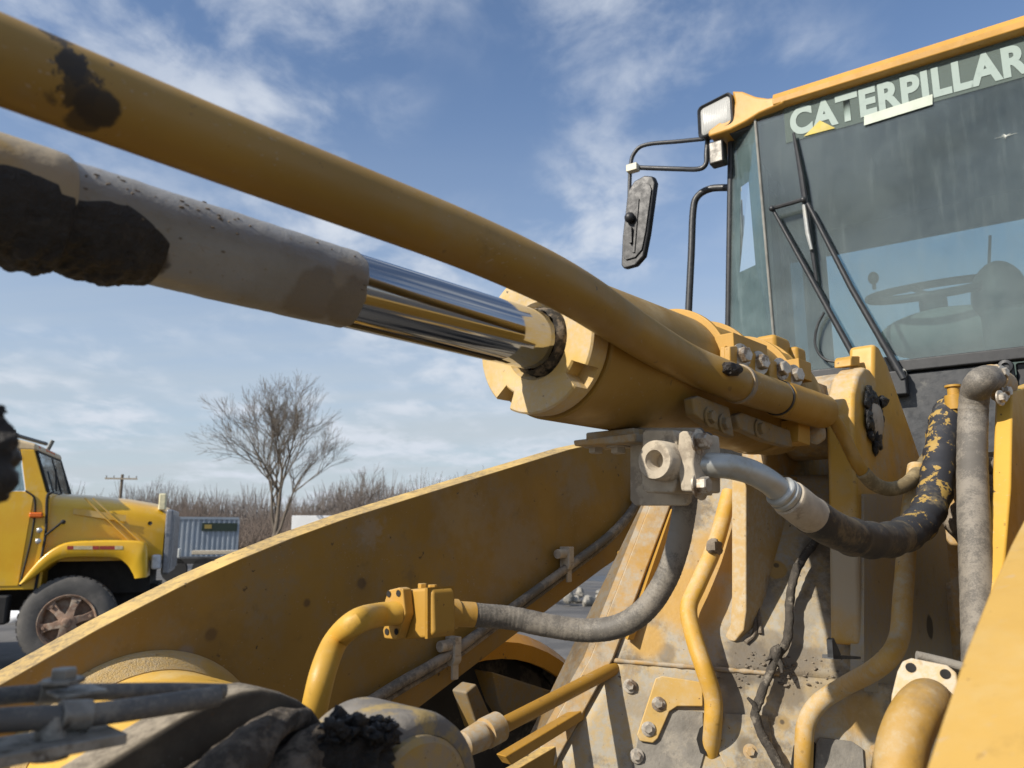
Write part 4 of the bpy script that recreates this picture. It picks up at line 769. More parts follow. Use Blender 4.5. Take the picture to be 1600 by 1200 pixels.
# mirror on its bent arm, bracket
b = B(); b.box(CF(1122, 241, .05), UC, LC, Z_, .03, .035, .055); MR = obj(b, 'mirror_bracket', plain('bracket_steel', (.05, .047, .042), .4, .6, .3, 20), CAB, 30, .01)
H = .12
b = B(); b.tube(catmull([CF(1106, 214, H - .05), CF(1104, 240, H - .05), CF(1103, 256, H - .05), CF(1092, 264, H - .05), CF(1060, 264, H - .02), CF(1000, 262, H)], 6), .0115, 12)
b.tube(catmull([CF(1100, 217, H - .05), CF(1060, 221, H - .02), CF(1010, 226, H), CF(992, 238, H), CF(985, 262, H), CF(983, 330, H), CF(982, 350, H)], 6), .010, 12); obj(b, 'mirror_arm', m_black, MR)
b = B(); b.box(CF(989, 263, H - .02), UC, LC, Z_, .02, .028, .018); obj(b, 'mirror_clamp', plain('clamp_pale', (.55, .52, .40), .6), MR, 30, .003)
mp = [(1006, 274), (1019, 275), (1023, 285), (1012, 365), (1005, 400), (992, 415), (974, 420), (970, 414), (972, 370), (980, 300), (990, 283)]
b = B(); b.prism([CF(x, y, H - .035) for x, y in mp], (UC + LC * .3) * .03); MI = obj(b, 'mirror', plain('mirror_shell', (.008, .008, .009), .45, 0, .2, 20), MR, 30, .008, 3)
b = B(); ctrm = CF(998, 345, H - .037)
b.prism([ctrm + (CF(x, y, H - .037) - ctrm) * .82 for x, y in mp], -UC * .006); b.prism([CF(x, y, H - .045) for x, y in [(996, 310), (999, 310), (992, 395), (988, 395)]], -UC * .004); b.blob(CF(984, 340, H - .06), .026, .026, .026, amp=0, seg=14); b.box(CF(986, 368, H - .05), UC, LC, Z_, .01, .008, .04); obj(b, 'mirror_back', plain('mirror_plastic', (.012, .012, .013), .5, 0, .2, 20), MI, 30, .003)
# grab rail
b = B(); b.tube(catmull([CF(1140, 293, .2), CF(1110, 295, .2), CF(1090, 307, .2), CF(1083, 330, .2), CF(1080, 400, .2), CF(1075, 510, .2), CF(1072, 640, .2)], 8), .0165, 14); obj(b, 'grab_rail', m_black, CAB)
# rear body so the machine stands on something behind the cab
b = B(); b.mbox(2.6, 5.2, -1.35, -.2, -1.2, -.15); obj(b, 'rear_frame', m_dusty, LD, 30, .02)
b = B(); p = CM(1.6, .6, zbot - .5); b.box(p + UC * 1.0, UC, LC, Z_, 1.0, .75, .55); obj(b, 'engine_hood', m_cabyel, LD, 30, .05, 3)
for l in (-1.95, .30):
    b = B(); b.lathe(M(4.4, l - .28, -1.04), L_, [(0, .3), (0, .52), (.05, .66), (.1, .70), (.48, .70), (.53, .66), (.57, .5), (.55, .32), (.5, 0)], 48); obj(b, 'rear_tyre', bpy.data.materials['tyre_rubber'], LD, 35)
# ------------------------------------------------------------------ mud and sticks lying on the machine
b = B()
# black mud clinging under the rod: a shell wrapped round the lower half of the rod with a ragged lower rim
def mud_under():
    b = B(); us_ = [-.36 + .0035 * i for i in range(200)]; secs = []
    lim = cyl_u(240, 390)
    us_ = [q for q in us_ if q < lim + .004]
    for uu in us_:
        s_ = []
        f = max(0., min(1., (lim - uu) / .05)) ** .5; top = 362 + 26 * noise.noise(V((uu * 13, 3, 0))) - 30 * (1 - f) + (8 if uu < cyl_u(60, 350) else 0)
        for k in range(56):
            a = math.radians(205 + (top - 205) * k / 55)
            p = AX(uu, a, .052); w = math.sin(math.pi * k / 55) ** .55; bot = max(0, math.cos(a - math.radians(285)))
            th = (.0012 + .0115 * bot ** 1.5) * w * (1 + (.12 + .4 * bot) * noise.fractal(p * 30, 1, 2, 4)) + .0045 * w * (.12 + bot ** 2) * noise.fractal(p * 85, 1, 2, 5)
            s_.append(AX(uu, a, .0508 + (.005 if uu < uc_ else 0) + max(-.002, th * f) - (.004 if k in (0, 55) or f == 0 else 0)))
        secs.append(s_)
    b.loft(secs, closed=False); return b
o = obj(mud_under(), 'mud_clump', m_mud, None, 60, label='black wet mud clinging under the dusty cylinder rod', cat='mud')
b = B()
for cx, cy, r_, sd2 in ((-66, 712, .032, 1), (-42, 672, .018, 2), (-46, 748, .020, 3), (-22, 702, .013, 4), (-16, 738, .011, 5), (-10, 655, .007, 6), (-2, 640, .004, 7), (-10, 722, .010, 8), (-14, 680, .010, 9)):
    b.blob(PLl(cx, cy, -.62), r_, r_, r_, amp=.55, freq=1.3 / r_, seg=40, seed=sd2)
obj(b, 'mud_clump', m_mud, None, 60, label='black ragged mud lump hanging at the left edge beside the yellow truck', cat='mud')
# muddy heap on the lever
b = B()
def heap(cx, cy, l, rx, ry, rz, seed, f=14, amp=.45, seg=44): b.blob(PLl(cx, cy, l), rx, ry, rz, (U_, L_, Z_), amp, f, seg, seed)
rp_ = catmull([PLl(285, 1290, -.69), PLl(345, 1215, -.70), PLl(400, 1160, -.715), PLl(440, 1130, -.725), PLl(478, 1118, -.735)], 9)
b.tube(rp_, [.040 - .0007 * i for i in range(37)], 40, True, lambda i, a, p: (1.0 - .45 * (i / 36)) * (1 + .34 * noise.fractal(p * 16 + V((math.cos(a), math.sin(a), 0)) * .8, .9, 2, 6)))
rp_ = catmull([PLl(400, 1290, -.70), PLl(470, 1200, -.71), PLl(520, 1165, -.72), PLl(575, 1160, -.73)], 9)
b.tube(rp_, [.038 - .0007 * i for i in range(28)], 40, True, lambda i, a, p: (1 - .3 * i / 27) * (1 + .36 * noise.fractal(p * 16 + V((math.cos(a), math.sin(a), 0)) * .8, .9, 2, 6)))
obj(b, 'mud_heap', plain('heap_mud', (.15, .122, .092), .95, 0, .4, 45, 1.0, .010, (.06, .048, .036), (.46, .6)), None, 60, label='brown dried mud heaped on the tilt lever', cat='mud')
b = B()
for k in range(70): b.blob(PLl(rnd(515, 612), rnd(1122, 1152) + rnd(0, 10), -.70 + rnd(-.03, .03)), rnd(.004, .012), rnd(.004, .012), rnd(.003, .009), amp=1.1, freq=130, seg=16, seed=k)
heap(550, 1180, -.71, .05, .04, .028, 8, 30, .6, 36)
obj(b, 'mud_clump', m_grease, None, 60, label='black glistening greasy mud beside the grey lever boss', cat='mud')
# stick wedged on the nose
sp_ = [(1290, 822), (1275, 845), (1252, 876), (1240, 905), (1234, 940), (1233, 975), (1228, 1005), (1212, 1030), (1197, 1065), (1186, 1095), (1180, 1115), (1190, 1148), (1206, 1175), (1228, 1215)]
b = B(); pt = catmull([onnose(x, y, .03 if i > 3 else .045) for i, (x, y) in enumerate(sp_)], 6)
b.tube(pt, [(.0105 + .002 * noise.noise(V((i * .4, 0, 0)))) for i in range(len(pt))], 12, True, lambda i, a, p: 1 + .22 * noise.fractal(p * 70 + V((math.cos(a), math.sin(a), 0)), 1, 2, 3))
for a_, e_ in (((1214, 1028), (1222, 1052)), ((1182, 1110), (1168, 1090)), ((1212, 1020), (1195, 1032))): b.tube([onnose(*a_, .035), onnose((a_[0] + e_[0]) / 2 + 3, (a_[1] + e_[1]) / 2, .04), onnose(*e_, .045)], [.008, .006, .003], 8)
b.blob(onnose(1213, 1025, .035), .018, .014, .022, amp=.5, freq=60, seg=14)
obj(b, 'stick', plain('bark', (.055, .047, .038), .9, 0, .4, 60, .8, .004, (.19, .165, .13), (.52, .66)), None, 60, label='crooked dark stick lying on the dusty loader frame', cat='stick')

# ------------------------------------------------------------------ yellow truck
hub = PD(106, 968, 10.1)
TF = V((.94, .342, 0)).normalized(); TL = V((-TF.y, TF.x, 0)); TO = V((hub.x, hub.y, 0))
def T(x, y, z): return TO + TF * x + TL * y + Z_ * z
TR = empty('dump_truck', TO, 'yellow long-nosed truck with rusty wheel parked behind the loader', 'truck')
mm = Mat('truck_paint'); c = mm.mix(mm.ramp(mm.noise(2, 4, .6), .35, .7), (.62, .34, .008), (.66, .40, .02)); c = mm.mix(mm.ramp(mm.noise(5, 7, .7, sc=(1, 1, .5)), .52, .72, 0, .5), c, (.55, .42, .18)); mm.bsdf(c, .3, 0, mm.bump(mm.noise(40, 3), .05, .002), Coat_Weight=.3); m_trk = mm.m
mm = Mat('truck_paint_sun_bleached'); c = mm.mix(mm.ramp(mm.noise(3, 5, .6), .35, .7), (.60, .37, .06), (.56, .42, .20)); mm.bsdf(c, .5); m_trkf = mm.m
m_trkb = plain('truck_chassis', (.018, .017, .016), .85, 0, .3, 10)
m_tglass = glass('truck_glass', (.55, .65, .68), (.30, .34, .34), .18, 8, .9)
W2 = 2.2
def hood_sec(x, zt, zs, inset, yw0, yw1):
    pts = [(yw0, 1.35), (yw0, zs), (yw0 + .03, zs + (zt - zs) * .55), (yw0 + .14, zt - .06), (yw0 + .32, zt), ((yw0 + yw1) / 2, zt + .05)]
    pts += [(yw0 + yw1 - y, z) for y, z in pts[-2::-1]]
    return [T(x, y, z) for y, z in pts]
b = B(); b.loft([hood_sec(-.42, 2.24, 1.9, 0, .10, 2.0), hood_sec(0, 2.22, 1.85, 0, .18, 1.92), hood_sec(.5, 2.17, 1.8, 0, .26, 1.84), hood_sec(.9, 2.10, 1.75, 0, .31, 1.79), hood_sec(1.05, 2.04, 1.7, 0, .34, 1.76)]); hd = obj(b, 'hood', m_trk, TR, 40)
b = B(); b.prism([T(.55, .24, 1.88), T(-.1, .175, 1.98), T(-.1, .175, 2.06), T(.55, .245, 1.97)], TL * -.006); obj(b, 'faded_badge', m_trkf, hd, 0)
for x0, z0, x1, z1 in ((.02, 2.2, .62, 1.62), (.12, 2.2, .75, 1.62)):
    b = B(); b.tube([T(x0, .20, z0), T((x0 + x1) / 2, .21, (z0 + z1) / 2), T(x1, .235, z1)], .011, 6); obj(b, 'hood_crease', m_trkf, hd)
b = B(); b.lathe(T(.86, .29, 1.86), -TL, [(0, 0), (0.01, .03)], 12); obj(b, 'hood_plug', m_trkb, hd)
# fender: deep-sided arch over the wheel
def FT(px, py): return PL(px, py, T(0, -.08, 0), TL)
outer = [(29, 913), (44, 894), (62, 874), (82, 858), (106, 848), (150, 845), (198, 845), (220, 847), (228, 855), (229, 880), (228, 902)]
inner = [(33, 913), (51, 902), (67, 890), (84, 878), (106, 871), (148, 870), (182, 872), (198, 882), (206, 894), (209, 900), (210, 904)]
secs = []
for o_, i_ in zip(catmull([FT(*q) for q in outer], 4), catmull([FT(*q) for q in inner], 4)):
    ins = (i_ - o_).normalized() * .025
    secs.append([o_ + TL * .55, o_ + TL * .06 - ins * .3, o_ + TL * .015, o_ + ins, i_ - ins * .4, i_ + TL * .012, i_ + TL * .55])
b = B(); b.loft(secs); FD = obj(b, 'fender', m_trk, TR, 60)
for i, (x0, x1) in enumerate(((-.02, .06), (.06, .30), (.30, .38), (.39, .58), (.58, .68))):
    b = B(); pA, pB = 105 + (x0 + .02) * 124, 105 + (x1 + .02) * 124; b.prism([FT(pA, 858.5) - TL * .004, FT(pB, 858.5) - TL * .004, FT(pB, 853) - TL * .004, FT(pA, 853) - TL * .004], TL * .01); obj(b, 'reflector_tape', plain('tape_red%d' % i, (.26, .03, .02), .6) if i in (0, 2, 3) else plain('tape_white%d' % i, (.48, .40, .24), .6), FD, 0)
b = B(); b.prism([T(1.05, .34, 1.15), T(1.05, 1.76, 1.15), T(1.05, 1.76, 2.06), T(1.05, .34, 2.06)], TF * .10); gr = obj(b, 'grille', plain('grille_grey', (.22, .23, .25), .4, .5, .2, 20), TR, 30, .03)
for k in range(12):
    b = B(); b.box(T(1.16, .45 + k * .11, 1.6), TF, TL, Z_, .015, .02, .38); obj(b, 'grille_bar', plain('grille_bar_grey', (.35, .36, .38), .35, .6), gr, 30) if k == 0 else None
    if k: obj(b, 'grille_bar', bpy.data.materials['grille_bar_grey'], gr, 30)
b = B(); b.box(T(.99, .20, 1.33), TF, TL, Z_, .06, .12, .10); obj(b, 'headlight', plain('headlight_glass', (.5, .52, .55), .15), TR, 30, .03)
b = B(); b.box(T(1.2, 1.05, .78), TF, TL, Z_, .10, 1.15, .16); obj(b, 'bumper', m_trkb, TR, 30, .03)
b = B(); b.box(T(-1.6, 1.05, .85), TF, TL, Z_, 2.6, .42, .16); b.box(T(0, 1.05, .62), TF, TL, Z_, .12, .8, .12); b.box(T(.1, 1.05, 1.2), TF, TL, Z_, .8, .55, .3); obj(b, 'chassis', m_trkb, TR, 30)
# cab shell as panels round the openings
m_cream = plain('truck_roof_faded', (.52, .40, .24), .5, 0, .15, 6)
def tp_(name, pts, ext, m, par=TR, bev=.01): b = B(); b.prism([T(*p) for p in pts], ext); return obj(b, name, m, par, 30, bev)
y0 = .04; y1 = 1.74
tc_ = tp_('truck_cab', [(-.36, y0, 1.0), (-.36, y0, 2.2), (-.42, y0, 2.27), (-1.95, y0, 2.27), (-1.95, y0, 1.0)], TL * .05, m_trk)
tp_('pillar', [(-.42, y0, 2.26), (-.62, y0, 2.83), (-.78, y0, 2.83), (-.66, y0, 2.26)], TL * .05, m_trk)
tp_('pillar', [(-1.75, y0, 2.26), (-1.75, y0, 2.83), (-1.95, y0, 2.83), (-1.95, y0, 2.26)], TL * .05, m_trk)
tp_('pillar', [(-.42, y1, 2.2), (-.62, y1, 2.83), (-.72, y1, 2.83), (-.52, y1, 2.2)], TL * -.05, m_trkb)
tp_('firewall', [(-.38, y0 + .05, 1.0), (-.38, y1, 1.0), (-.38, y1, 2.26), (-.38, y0 + .05, 2.26)], TF * -.04, m_trk)
tp_('back_wall', [(-1.95, y0 + .05, 1.0), (-1.95, y1, 1.0), (-1.95, y1, 2.83), (-1.95, y0 + .05, 2.83)], TF * .04, m_trk)
tp_('roof', [(-.58, y0, 2.81), (-.60, y0, 2.91), (-.80, y0, 2.96), (-1.95, y0, 2.96), (-1.95, y0, 2.81)], TL * (y1 - y0), m_cream, bev=.04)
tp_('windshield', [(-.41, y0 + .03, 2.25), (-.60, y0 + .06, 2.82), (-.60, y1 - .05, 2.82), (-.41, y1 - .05, 2.25)], TF * .008, m_tglass, bev=0)
tp_('door_window', [(-.68, y0 + .02, 2.28), (-.8, y0 + .02, 2.81), (-1.74, y0 + .02, 2.81), (-1.74, y0 + .02, 2.28)], TL * .008, m_tglass, bev=0)
b = B(); b.tube([T(-.402, y0 + .04, 2.26), T(-.602, y0 + .05, 2.81), T(-.602, y1 - .04, 2.81), T(-.402, y1 - .04, 2.26), T(-.402, y0 + .04, 2.26)], .022, 8); b.tube([T(-.41, 1.0, 2.26), T(-.60, 1.0, 2.81)], .02, 8); obj(b, 'windshield_rubber', m_trkb, TR)
dr = tp_('door', [(-.62, y0 - .012, 1.05), (-.56, y0 - .012, 2.2), (-.70, y0 - .012, 2.27), (-1.70, y0 - .012, 2.27), (-1.70, y0 - .012, 1.05)], TL * .012, m_trk, bev=.008)
b = B(); b.tube(catmull([T(-.60, y0 - .012, 1.05), T(-.53, y0 - .012, 1.7), T(-.54, y0 - .012, 2.15), T(-.66, y0 - .012, 2.28)], 6), .012, 6); obj(b, 'door_seam', m_trkb, dr)
b = B(); b.tube(catmull([T(-.36, .03, 2.26), T(-.40, .02, 2.18), T(-.37, .02, 1.7), T(-.42, .02, 1.0)], 6), .018, 8); obj(b, 'cab_seam', m_trkb, TR)
b = B(); b.box(T(-.50, 0.0, 1.96), TF, TL, Z_, .08, .03, .035); obj(b, 'marker_lamp', plain('amber', (.6, .12, .01), .3), TR, 30, .02)
for z in (1.76, 1.62):
    b = B(); b.lathe(T(-.44, .02, z), -TL, [(0, .03), (.03, .035), (.04, .02), (.04, 0)], 14); obj(b, 'latch', plain('latch_steel%d' % int(z * 100), (.5, .5, .48), .3, .8), TR)
b = B(); b.tube([T(-.36, -.02, 1.70), T(-.18, -.10, 1.86)], .016, 8); b.blob(T(-.16, -.10, 1.87), .035, .035, .03, amp=.02, seg=10); obj(b, 'hood_catch', m_trkb, TR)
b = B(); b.box(T(.98, .55, 2.17), TF, TL, Z_, .05, .06, .12); obj(b, 'side_mirror', plain('mirror_cream', (.62, .58, .38), .5), TR, 30, .02)
for k in range(5):
    b = B(); b.blob(T(-.61, .22 + k * .16 + (.3 if k > 0 else 0), 2.875), .03, .05, .025, (TF, TL, Z_), 0, seg=10); obj(b, 'roof_marker', bpy.data.materials['amber'], TR)
b = B(); b.tube([T(-.9, .1, 3.03), T(-.75, 1.35, 3.04)], .028, 8); b.tube([T(-.9, .1, 2.96), T(-.9, .1, 3.09)], .03, 8); b.tube([T(-.75, 1.5, 2.96), T(-.7, 1.52, 3.11)], .03, 8); obj(b, 'air_horn', plain('horn_steel', (.12, .12, .11), .5, .5), TR)
b = B(); b.tube([T(-.40, .55, 2.3), T(-.47, .75, 2.62)], .012, 6); obj(b, 'wiper', m_trkb, TR)
b = B(); b.box(T(-1.2, 0.1, .75), TF, TL, Z_, .5, .12, .18); obj(b, 'step_tank', m_trkb, TR, 30, .03)
# wheels
m_tyre = plain('truck_tyre', (.075, .072, .068), .9, 0, .2, 8, .4, .004, (.12, .11, .1), (.45, .7))
m_rim = plain('rusty_rim', (.24, .15, .10), .75, 0, .35, 12, .4, .004, (.32, .26, .20), (.48, .62))
def wheel(x, y, sgn):
    c = T(x, y, .58); ax = -TL * sgn
    b = B(); b.lathe(c, ax, [(-.26, .36), (-.27, .48), (-.22, .56), (-.20, .58), (.0, .58), (.02, .565), (.045, .50), (.05, .42), (.035, .345), (.0, .335)], 64)
    for k in range(40):
        a = 2 * math.pi * k / 40; d = TF * math.cos(a) + Z_ * math.sin(a); t = Z_ * math.cos(a) - TF * math.sin(a); b.box(c + d * .578 - ax * .03, d, ax, t, .012, .04, .03)
    w = obj(b, 'wheel', m_tyre, TR, 35)
    b = B(); b.lathe(c, ax, [(-.22, .33), (-.05, .325), (.02, .335), (.045, .35), (.05, .345), (.03, .32), (-.04, .30), (-.10, .29)], 56); obj(b, 'rim', m_rim, w, 35)
    for k in range(6):
        a = 2 * math.pi * k / 6 + .25; d = TF * math.cos(a) + Z_ * math.sin(a); t = Z_ * math.cos(a) - TF * math.sin(a)
        b = B(); b.loft([[c + d * r + t * ww * i + ax * (h + (.02 if j else -.03)) for i, j in ((-1, 0), (1, 0), (1, 1), (-1, 1))] for r, ww, h in ((.07, .055, .05), (.18, .04, .035), (.26, .05, .015), (.315, .07, .0))]); obj(b, 'spoke', m_rim, w, 35, .006)
        b = B(); b.hexbolt(c + d * .275 + ax * .035, ax, .022, .03, False); obj(b, 'wheel_nut', m_rim, w, 30)
    b = B(); b.lathe(c, ax, [(-.08, .30), (-.07, .12), (.02, .11), (.07, .10), (.08, .06), (.10, .055), (.11, .04), (.11, 0)], 32); obj(b, 'hub', m_rim, w, 35)
    b = B(); b.lathe(c, ax, [(-.12, .0), (-.12, .30)], 32); obj(b, 'brake_drum', m_trkb, w)
wheel(0, 0.0, 1); wheel(0, 2.1, -1); wheel(-4.0, 0.05, 1); wheel(-4.0, 2.05, -1)
b = B(); b.box(T(-3.7, 1.05, 1.9), TF, TL, Z_, 1.6, 1.05, .75); obj(b, 'dump_body', m_trk, TR, 30, .04)

# ------------------------------------------------------------------ container, trailers, pole
def W2D(px, d): r = ray(px, 830); return V((r.x * d / 1.0, r.y * d, 0))
cpos = W2D(250, 45); cdir = (W2D(372, 47) - cpos).normalized(); cl_ = (W2D(372, 47) - cpos).length; cback = V((-cdir.y, cdir.x, 0))
CN = empty('shipping_container', cpos, 'grey-blue corrugated shipping container in the yard behind the truck', 'container')
m_con = plain('container_paint', (.30, .34, .38), .55, 0, .1, .8, .1, .002, (.38, .41, .43), (.5, .7))
b = B(); prof = []; x = 0
n = 15; w = cl_ / n
for k in range(n): prof += [(k * w, 0), (k * w + w * .35, 0), (k * w + w * .5, .07), (k * w + w * .85, .07)]
prof.append((cl_, 0)); lowr = [cpos + cdir * x + cback * y + Z_ * .15 for x, y in prof]; upr = [p + Z_ * 2.3 for p in lowr]
b.loft([lowr, upr], closed=False); obj(b, 'corrugated_side', m_con, CN, 20)
b = B(); c = cpos + cdir * cl_ / 2 + cback * 1.24
b.box(c + Z_ * 2.52, cdir, cback, Z_, cl_ / 2 + .02, 1.26, .07); b.box(c + Z_ * .08, cdir, cback, Z_, cl_ / 2 + .02, 1.26, .08)
for sx_ in (-1, 1): b.box(c + cdir * sx_ * cl_ / 2 + Z_ * 1.3, cdir, cback, Z_, .06, 1.25, 1.2)
b.box(c + cback * 1.2 + Z_ * 1.3, cdir, cback, Z_, cl_ / 2, .05, 1.2); obj(b, 'container_frame', m_con, CN, 30)
b = B(); b.box(cpos + cdir * cl_ * .75 - cback * .03 + Z_ * 2.0, cdir, cback, Z_, cl_ * .23, .02, .24); sg = obj(b, 'sign_board', plain('sign_dark_green', (.025, .04, .025), .6), CN, 30)
b = B(); b.box(cpos + cdir * cl_ * .60 - cback * .056 + Z_ * 2.02, cdir, cback, Z_, .20, .004, .12); obj(b, 'sign_mark', plain('sign_gold', (.35, .25, .06), .6), sg, 30)
tpz = W2D(455, 62); td = V((1, .12, 0)).normalized(); tb_ = V((-td.y, td.x, 0))
WT = empty('box_trailer', tpz, 'white box trailer half hidden behind the far lift arm', 'trailer')
b = B(); b.box(tpz + td * 6 + tb_ * 1.25 + Z_ * 1.85, td, tb_, Z_, 6, 1.25, 1.15); obj(b, 'box', plain('trailer_white', (.68, .70, .72), .5, 0, .05, 1), WT, 30, .03)
b = B()
for x in (1.2, 2.4, 10): b.lathe(tpz + td * x + Z_ * .5, tb_, [(0, 0), (0, .5), (.3, .5), (.3, 0)], 24)
b.box(tpz + td * 6 + tb_ * 1.2 + Z_ * .62, td, tb_, Z_, 5.8, .5, .1); obj(b, 'running_gear', m_trkb, WT, 30)
ep = W2D(253, 27); 
EQ = empty('flatbed_trailer', ep, 'dark low flatbed trailer parked in front of the grey container', 'trailer')
ed_ = V((1, .25, 0)).normalized(); eb = V((-ed_.y, ed_.x, 0))
b = B(); b.box(ep + ed_ * 1.6 + eb * 1 + Z_ * .72, ed_, eb, Z_, 1.9, 1.1, .10); obj(b, 'deck', m_trkb, EQ, 30, .02)
b = B()
for x in (.5, 1.5): b.lathe(ep + ed_ * x - eb * .1 + Z_ * .42, eb, [(0, 0), (0, .42), (.28, .42), (.28, 0)], 24)
obj(b, 'wheel_pair', m_trkb, EQ, 30)
b = B(); b.box(ep + ed_ * .3 + eb * .5 + Z_ * .98, ed_, eb, Z_, .28, .2, .16); obj(b, 'toolbox', plain('toolbox_white', (.6, .6, .55), .6), EQ, 30, .02)
b = B(); b.box(ep + ed_ * 1.9 + eb * .5 + Z_ * 1.0, ed_, eb, Z_, .9, .3, .07); obj(b, 'ramp', plain('ramp_tan', (.38, .33, .25), .7), EQ, 30, .02)
up = W2D(183, 70)
UP = empty('utility_pole', up, 'wooden utility pole with crossarm above the truck hood', 'utility pole')
m_wood = plain('pole_wood', (.13, .105, .08), .9, 0, .2, 3)
b = B(); b.tube([up, up + Z_ * 6.9], [.17, .13], 10); obj(b, 'pole', m_wood, UP)
b = B(); b.box(up + Z_ * 6.5 + V((0, -.15, 0)), V((1, .3, 0)), V((-.3, 1, 0)), Z_, 1.35, .06, .07); obj(b, 'crossarm', plain('arm_wood', (.34, .29, .22), .9), UP, 30)
for k in (-1.2, -.6, .6, 1.2):
    b = B(); b.tube([up + Z_ * 6.56 + V((k, .3 * k - .15, 0)), up + Z_ * 6.78 + V((k, .3 * k - .15, 0))], .05, 8); obj(b, 'insulator', plain('insulator%d' % int(k * 10), (.2, .2, .2), .4), UP)
# rubble and snow
m_rub2 = plain('pale_rubble', (.24, .225, .195), .95, 0, .3, 8, .6, .02)
rc = W2D(942, 19)
for k in range(26):
    b = B(); b.blob(rc + V((rnd(-1.6, 1.4), rnd(-.5, .8), rnd(.05, .35))), rnd(.08, .22), rnd(.08, .22), rnd(.06, .17), None, .6, 5, 12, k); obj(b, 'rock', m_rub2, None, 20, label='pale broken rock in the rubble heap beyond the far arm', cat='rock', group='rubble heap')
b = B(); sc2 = W2D(8, 16)
b.blob(sc2 + Z_ * .05, 1.6, .9, .42, (V((1, 0, 0)), V((0, 1, 0)), Z_), .35, 1.6, 40, 3); obj(b, 'snow_pile', plain('snow', (.82, .84, .88), .6, 0, .05, 3), None, 60, label='dirty white snow heap behind the truck wheel', cat='snow')
# ------------------------------------------------------------------ bare trees
def bare_tree(seed, H, spread, levels, m, name, loc, label, trunk_r=None, stems=None, up=.5, group=None, dens=3):
    rs = random.Random(seed); tr = B(); cr = B()
    r0 = trunk_r or H * .02
    def grow(p, d, ln, r, lv):
        n = 4 if lv < 2 else (3 if lv < levels - 1 else 2); pts = [p]; q = p; dd = d.copy()
        for i in range(n):
            dd = (dd + V((rs.gauss(0, .11), rs.gauss(0, .11), rs.gauss(.03, .06))) * (1 if lv else .4)).normalized(); q = q + dd * ln / n; pts.append(q)
        (tr if lv == 0 else cr).tube(pts, [max(.009, r * (1 - .55 * i / n)) for i in range(n + 1)], 8 if lv == 0 else (6 if lv == 1 else (4 if lv == 2 else 3)), False)
        if lv >= levels: return
        kids = dens + (1 if lv == 0 else 0) + (1 if lv == levels - 1 else 0) + (stems or 0) * (lv == 0)
        for k in range(kids):
            f = rs.uniform(.35, 1.0) if lv else .14 + .8 * (k + rs.random()) / kids; i = min(n - 1, int(f * n)); o = pts[i].lerp(pts[i + 1], f * n - i)
            ax = (pts[i + 1] - pts[i]).normalized(); a = rs.uniform(0, 6.283); s_ = ax.orthogonal().normalized(); s_ = s_ * math.cos(a) + ax.cross(s_) * math.sin(a)
            an = math.radians(rs.uniform(22, 52)) * spread; nd = (ax * math.cos(an) + s_ * math.sin(an) + Z_ * up * (.28 if lv else .1)).normalized()
            grow(o, nd, ln * rs.uniform(.52, .78) * (1 if lv else (1.45 - f * .65)), r * (.62 - .15 * f) if lv else r * (.62 - .25 * f), lv + 1)
        grow(pts[-1], dd, ln * .62, r * .42, lv + 1)
    grow(loc, Z_.copy(), H * .46, r0, 0)
    t = empty(name, loc, label, 'tree', group)
    o1 = obj(tr, 'trunk', m, t, 60); o2 = obj(cr, 'crown', m, t, 60); return t
m_bark = plain('tree_bark', (.13, .108, .085), .95, 0, .25, 2)
m_bark2 = plain('far_bark', (.13, .108, .092), .95, 0, .25, 2)
tb0 = W2D(428, 58); tb0.z = -.2
bare_tree(102, 12.6, .92, 5, m_bark, 'bare_tree', tb0, 'tall bare deciduous tree standing alone above the far lift arm', .24, 4, .6, dens=3)
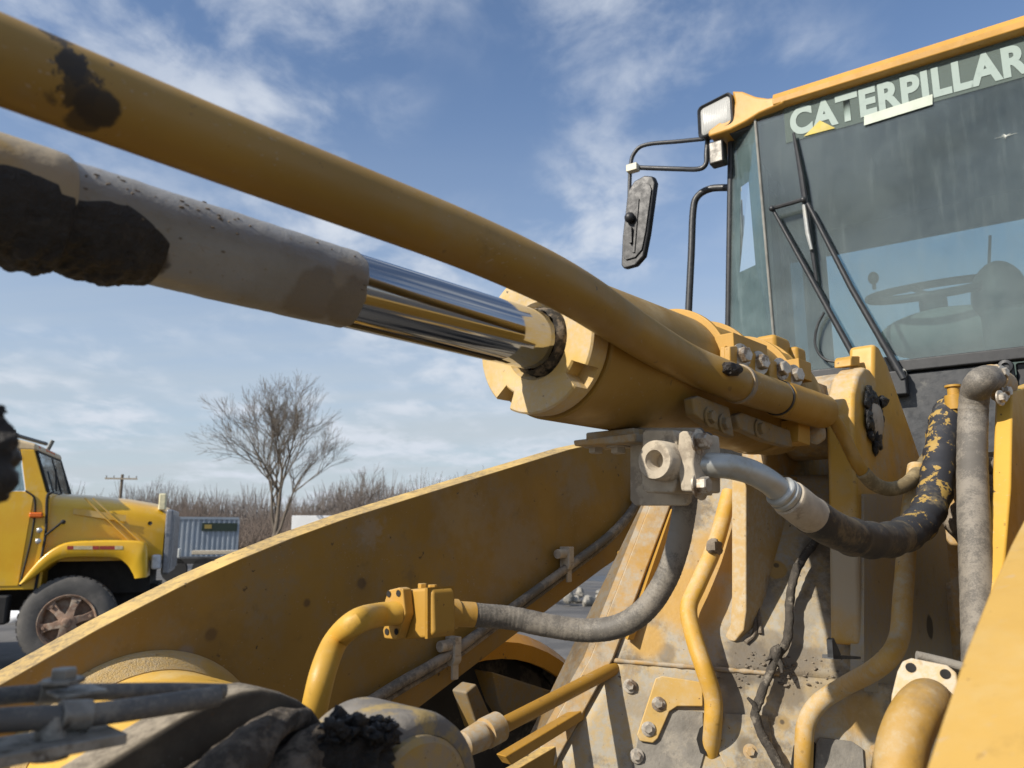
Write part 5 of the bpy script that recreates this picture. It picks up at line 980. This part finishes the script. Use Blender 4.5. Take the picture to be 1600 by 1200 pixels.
far = [(250, 95, 8.5, 5, 'rounded bare tree just right of the utility pole', 1.25), (560, 75, 7.6, 6, 'leaning bare tree right of the tall tree', .7), (587, 80, 7.4, 9, 'bare tree with forked top nearest the right end of the brush', .7), (545, 78, 6.2, 12, 'short upright bare tree between the tall tree and the leaning one', .6),
       (640, 90, 7.0, 15, 'small bare tree just above the lift arm edge', .9), (690, 110, 9.6, 18, 'low bare tree at the middle of the lift arm edge', 1.2), (730, 115, 10.2, 21, 'low bare tree farthest right along the lift arm edge', 1.2), (480, 85, 6.4, 24, 'thin bare tree close behind the tall tree', .8), (330, 90, 5.6, 27, 'small bare tree left of the tall tree', .9), (215, 105, 5.5, 30, 'small bare tree behind the truck hood', .9), (130, 120, 5.6, 33, 'low bare tree behind the truck windshield', 1.0)]
for px, d, h, sd, lab, spd in far:
    q = W2D(px, d); q.z = -.2; bare_tree(sd, h, spd, 4, m_bark2, 'bare_tree', q, lab, h * .018, 1, .5, 'bare trees on the skyline', 3)
# brush along the field edge: one tangled mass
b = B(); rs = random.Random(3)
for k in range(1500):
    px = rs.uniform(-500, 1000) if k < 900 else rs.uniform(200, 640); d = rs.uniform(66, 125); q = W2D(px, d); h = rs.uniform(1.6, 5.2) * (.85 + .5 * noise.noise(V((px * .012, 0, 0)))) * d / 85
    for j in range(13):
        a = rs.uniform(0, 6.283); t = rs.uniform(.1, .5); e = q + V((math.cos(a) * t * h, math.sin(a) * t * h, h * rs.uniform(.5, 1.05))); mid = q.lerp(e, .5) + V((rs.gauss(0, .2), rs.gauss(0, .2), 0))
        b.tube([q, mid, e], [.05, .035, .012], 3, False)
obj(b, 'brush', plain('brush_twigs', (.135, .105, .085), .95, 0, .3, .6), None, 0, label='tangled brown winter brush along the far field edge', cat='brush', kind='stuff')
b = B()
for k in range(1100):
    px = rs.uniform(-600, 1100); d = rs.uniform(150, 200); q = W2D(px, d); h = rs.uniform(6, 11) * (1.35 if px > 590 else 1.1) * (1 + .35 * noise.noise(V((px * .01, 4, 0))))
    for j in range(11):
        a = rs.uniform(0, 6.283); t = rs.uniform(.05, .38); e = q + V((math.cos(a) * t * h, math.sin(a) * t * h, h * rs.uniform(.6, 1.05))); mid = q.lerp(e, .5) + V((rs.gauss(0, .4), 0, 0))
        b.tube([q, mid, e], [.11, .08, .03], 3, False)
obj(b, 'distant_wood', plain('distant_wood_bark', (.15, .132, .122), 1, 0, .3, .5), None, 0, label='low grey far-off wood along the horizon', cat='wood', kind='stuff')
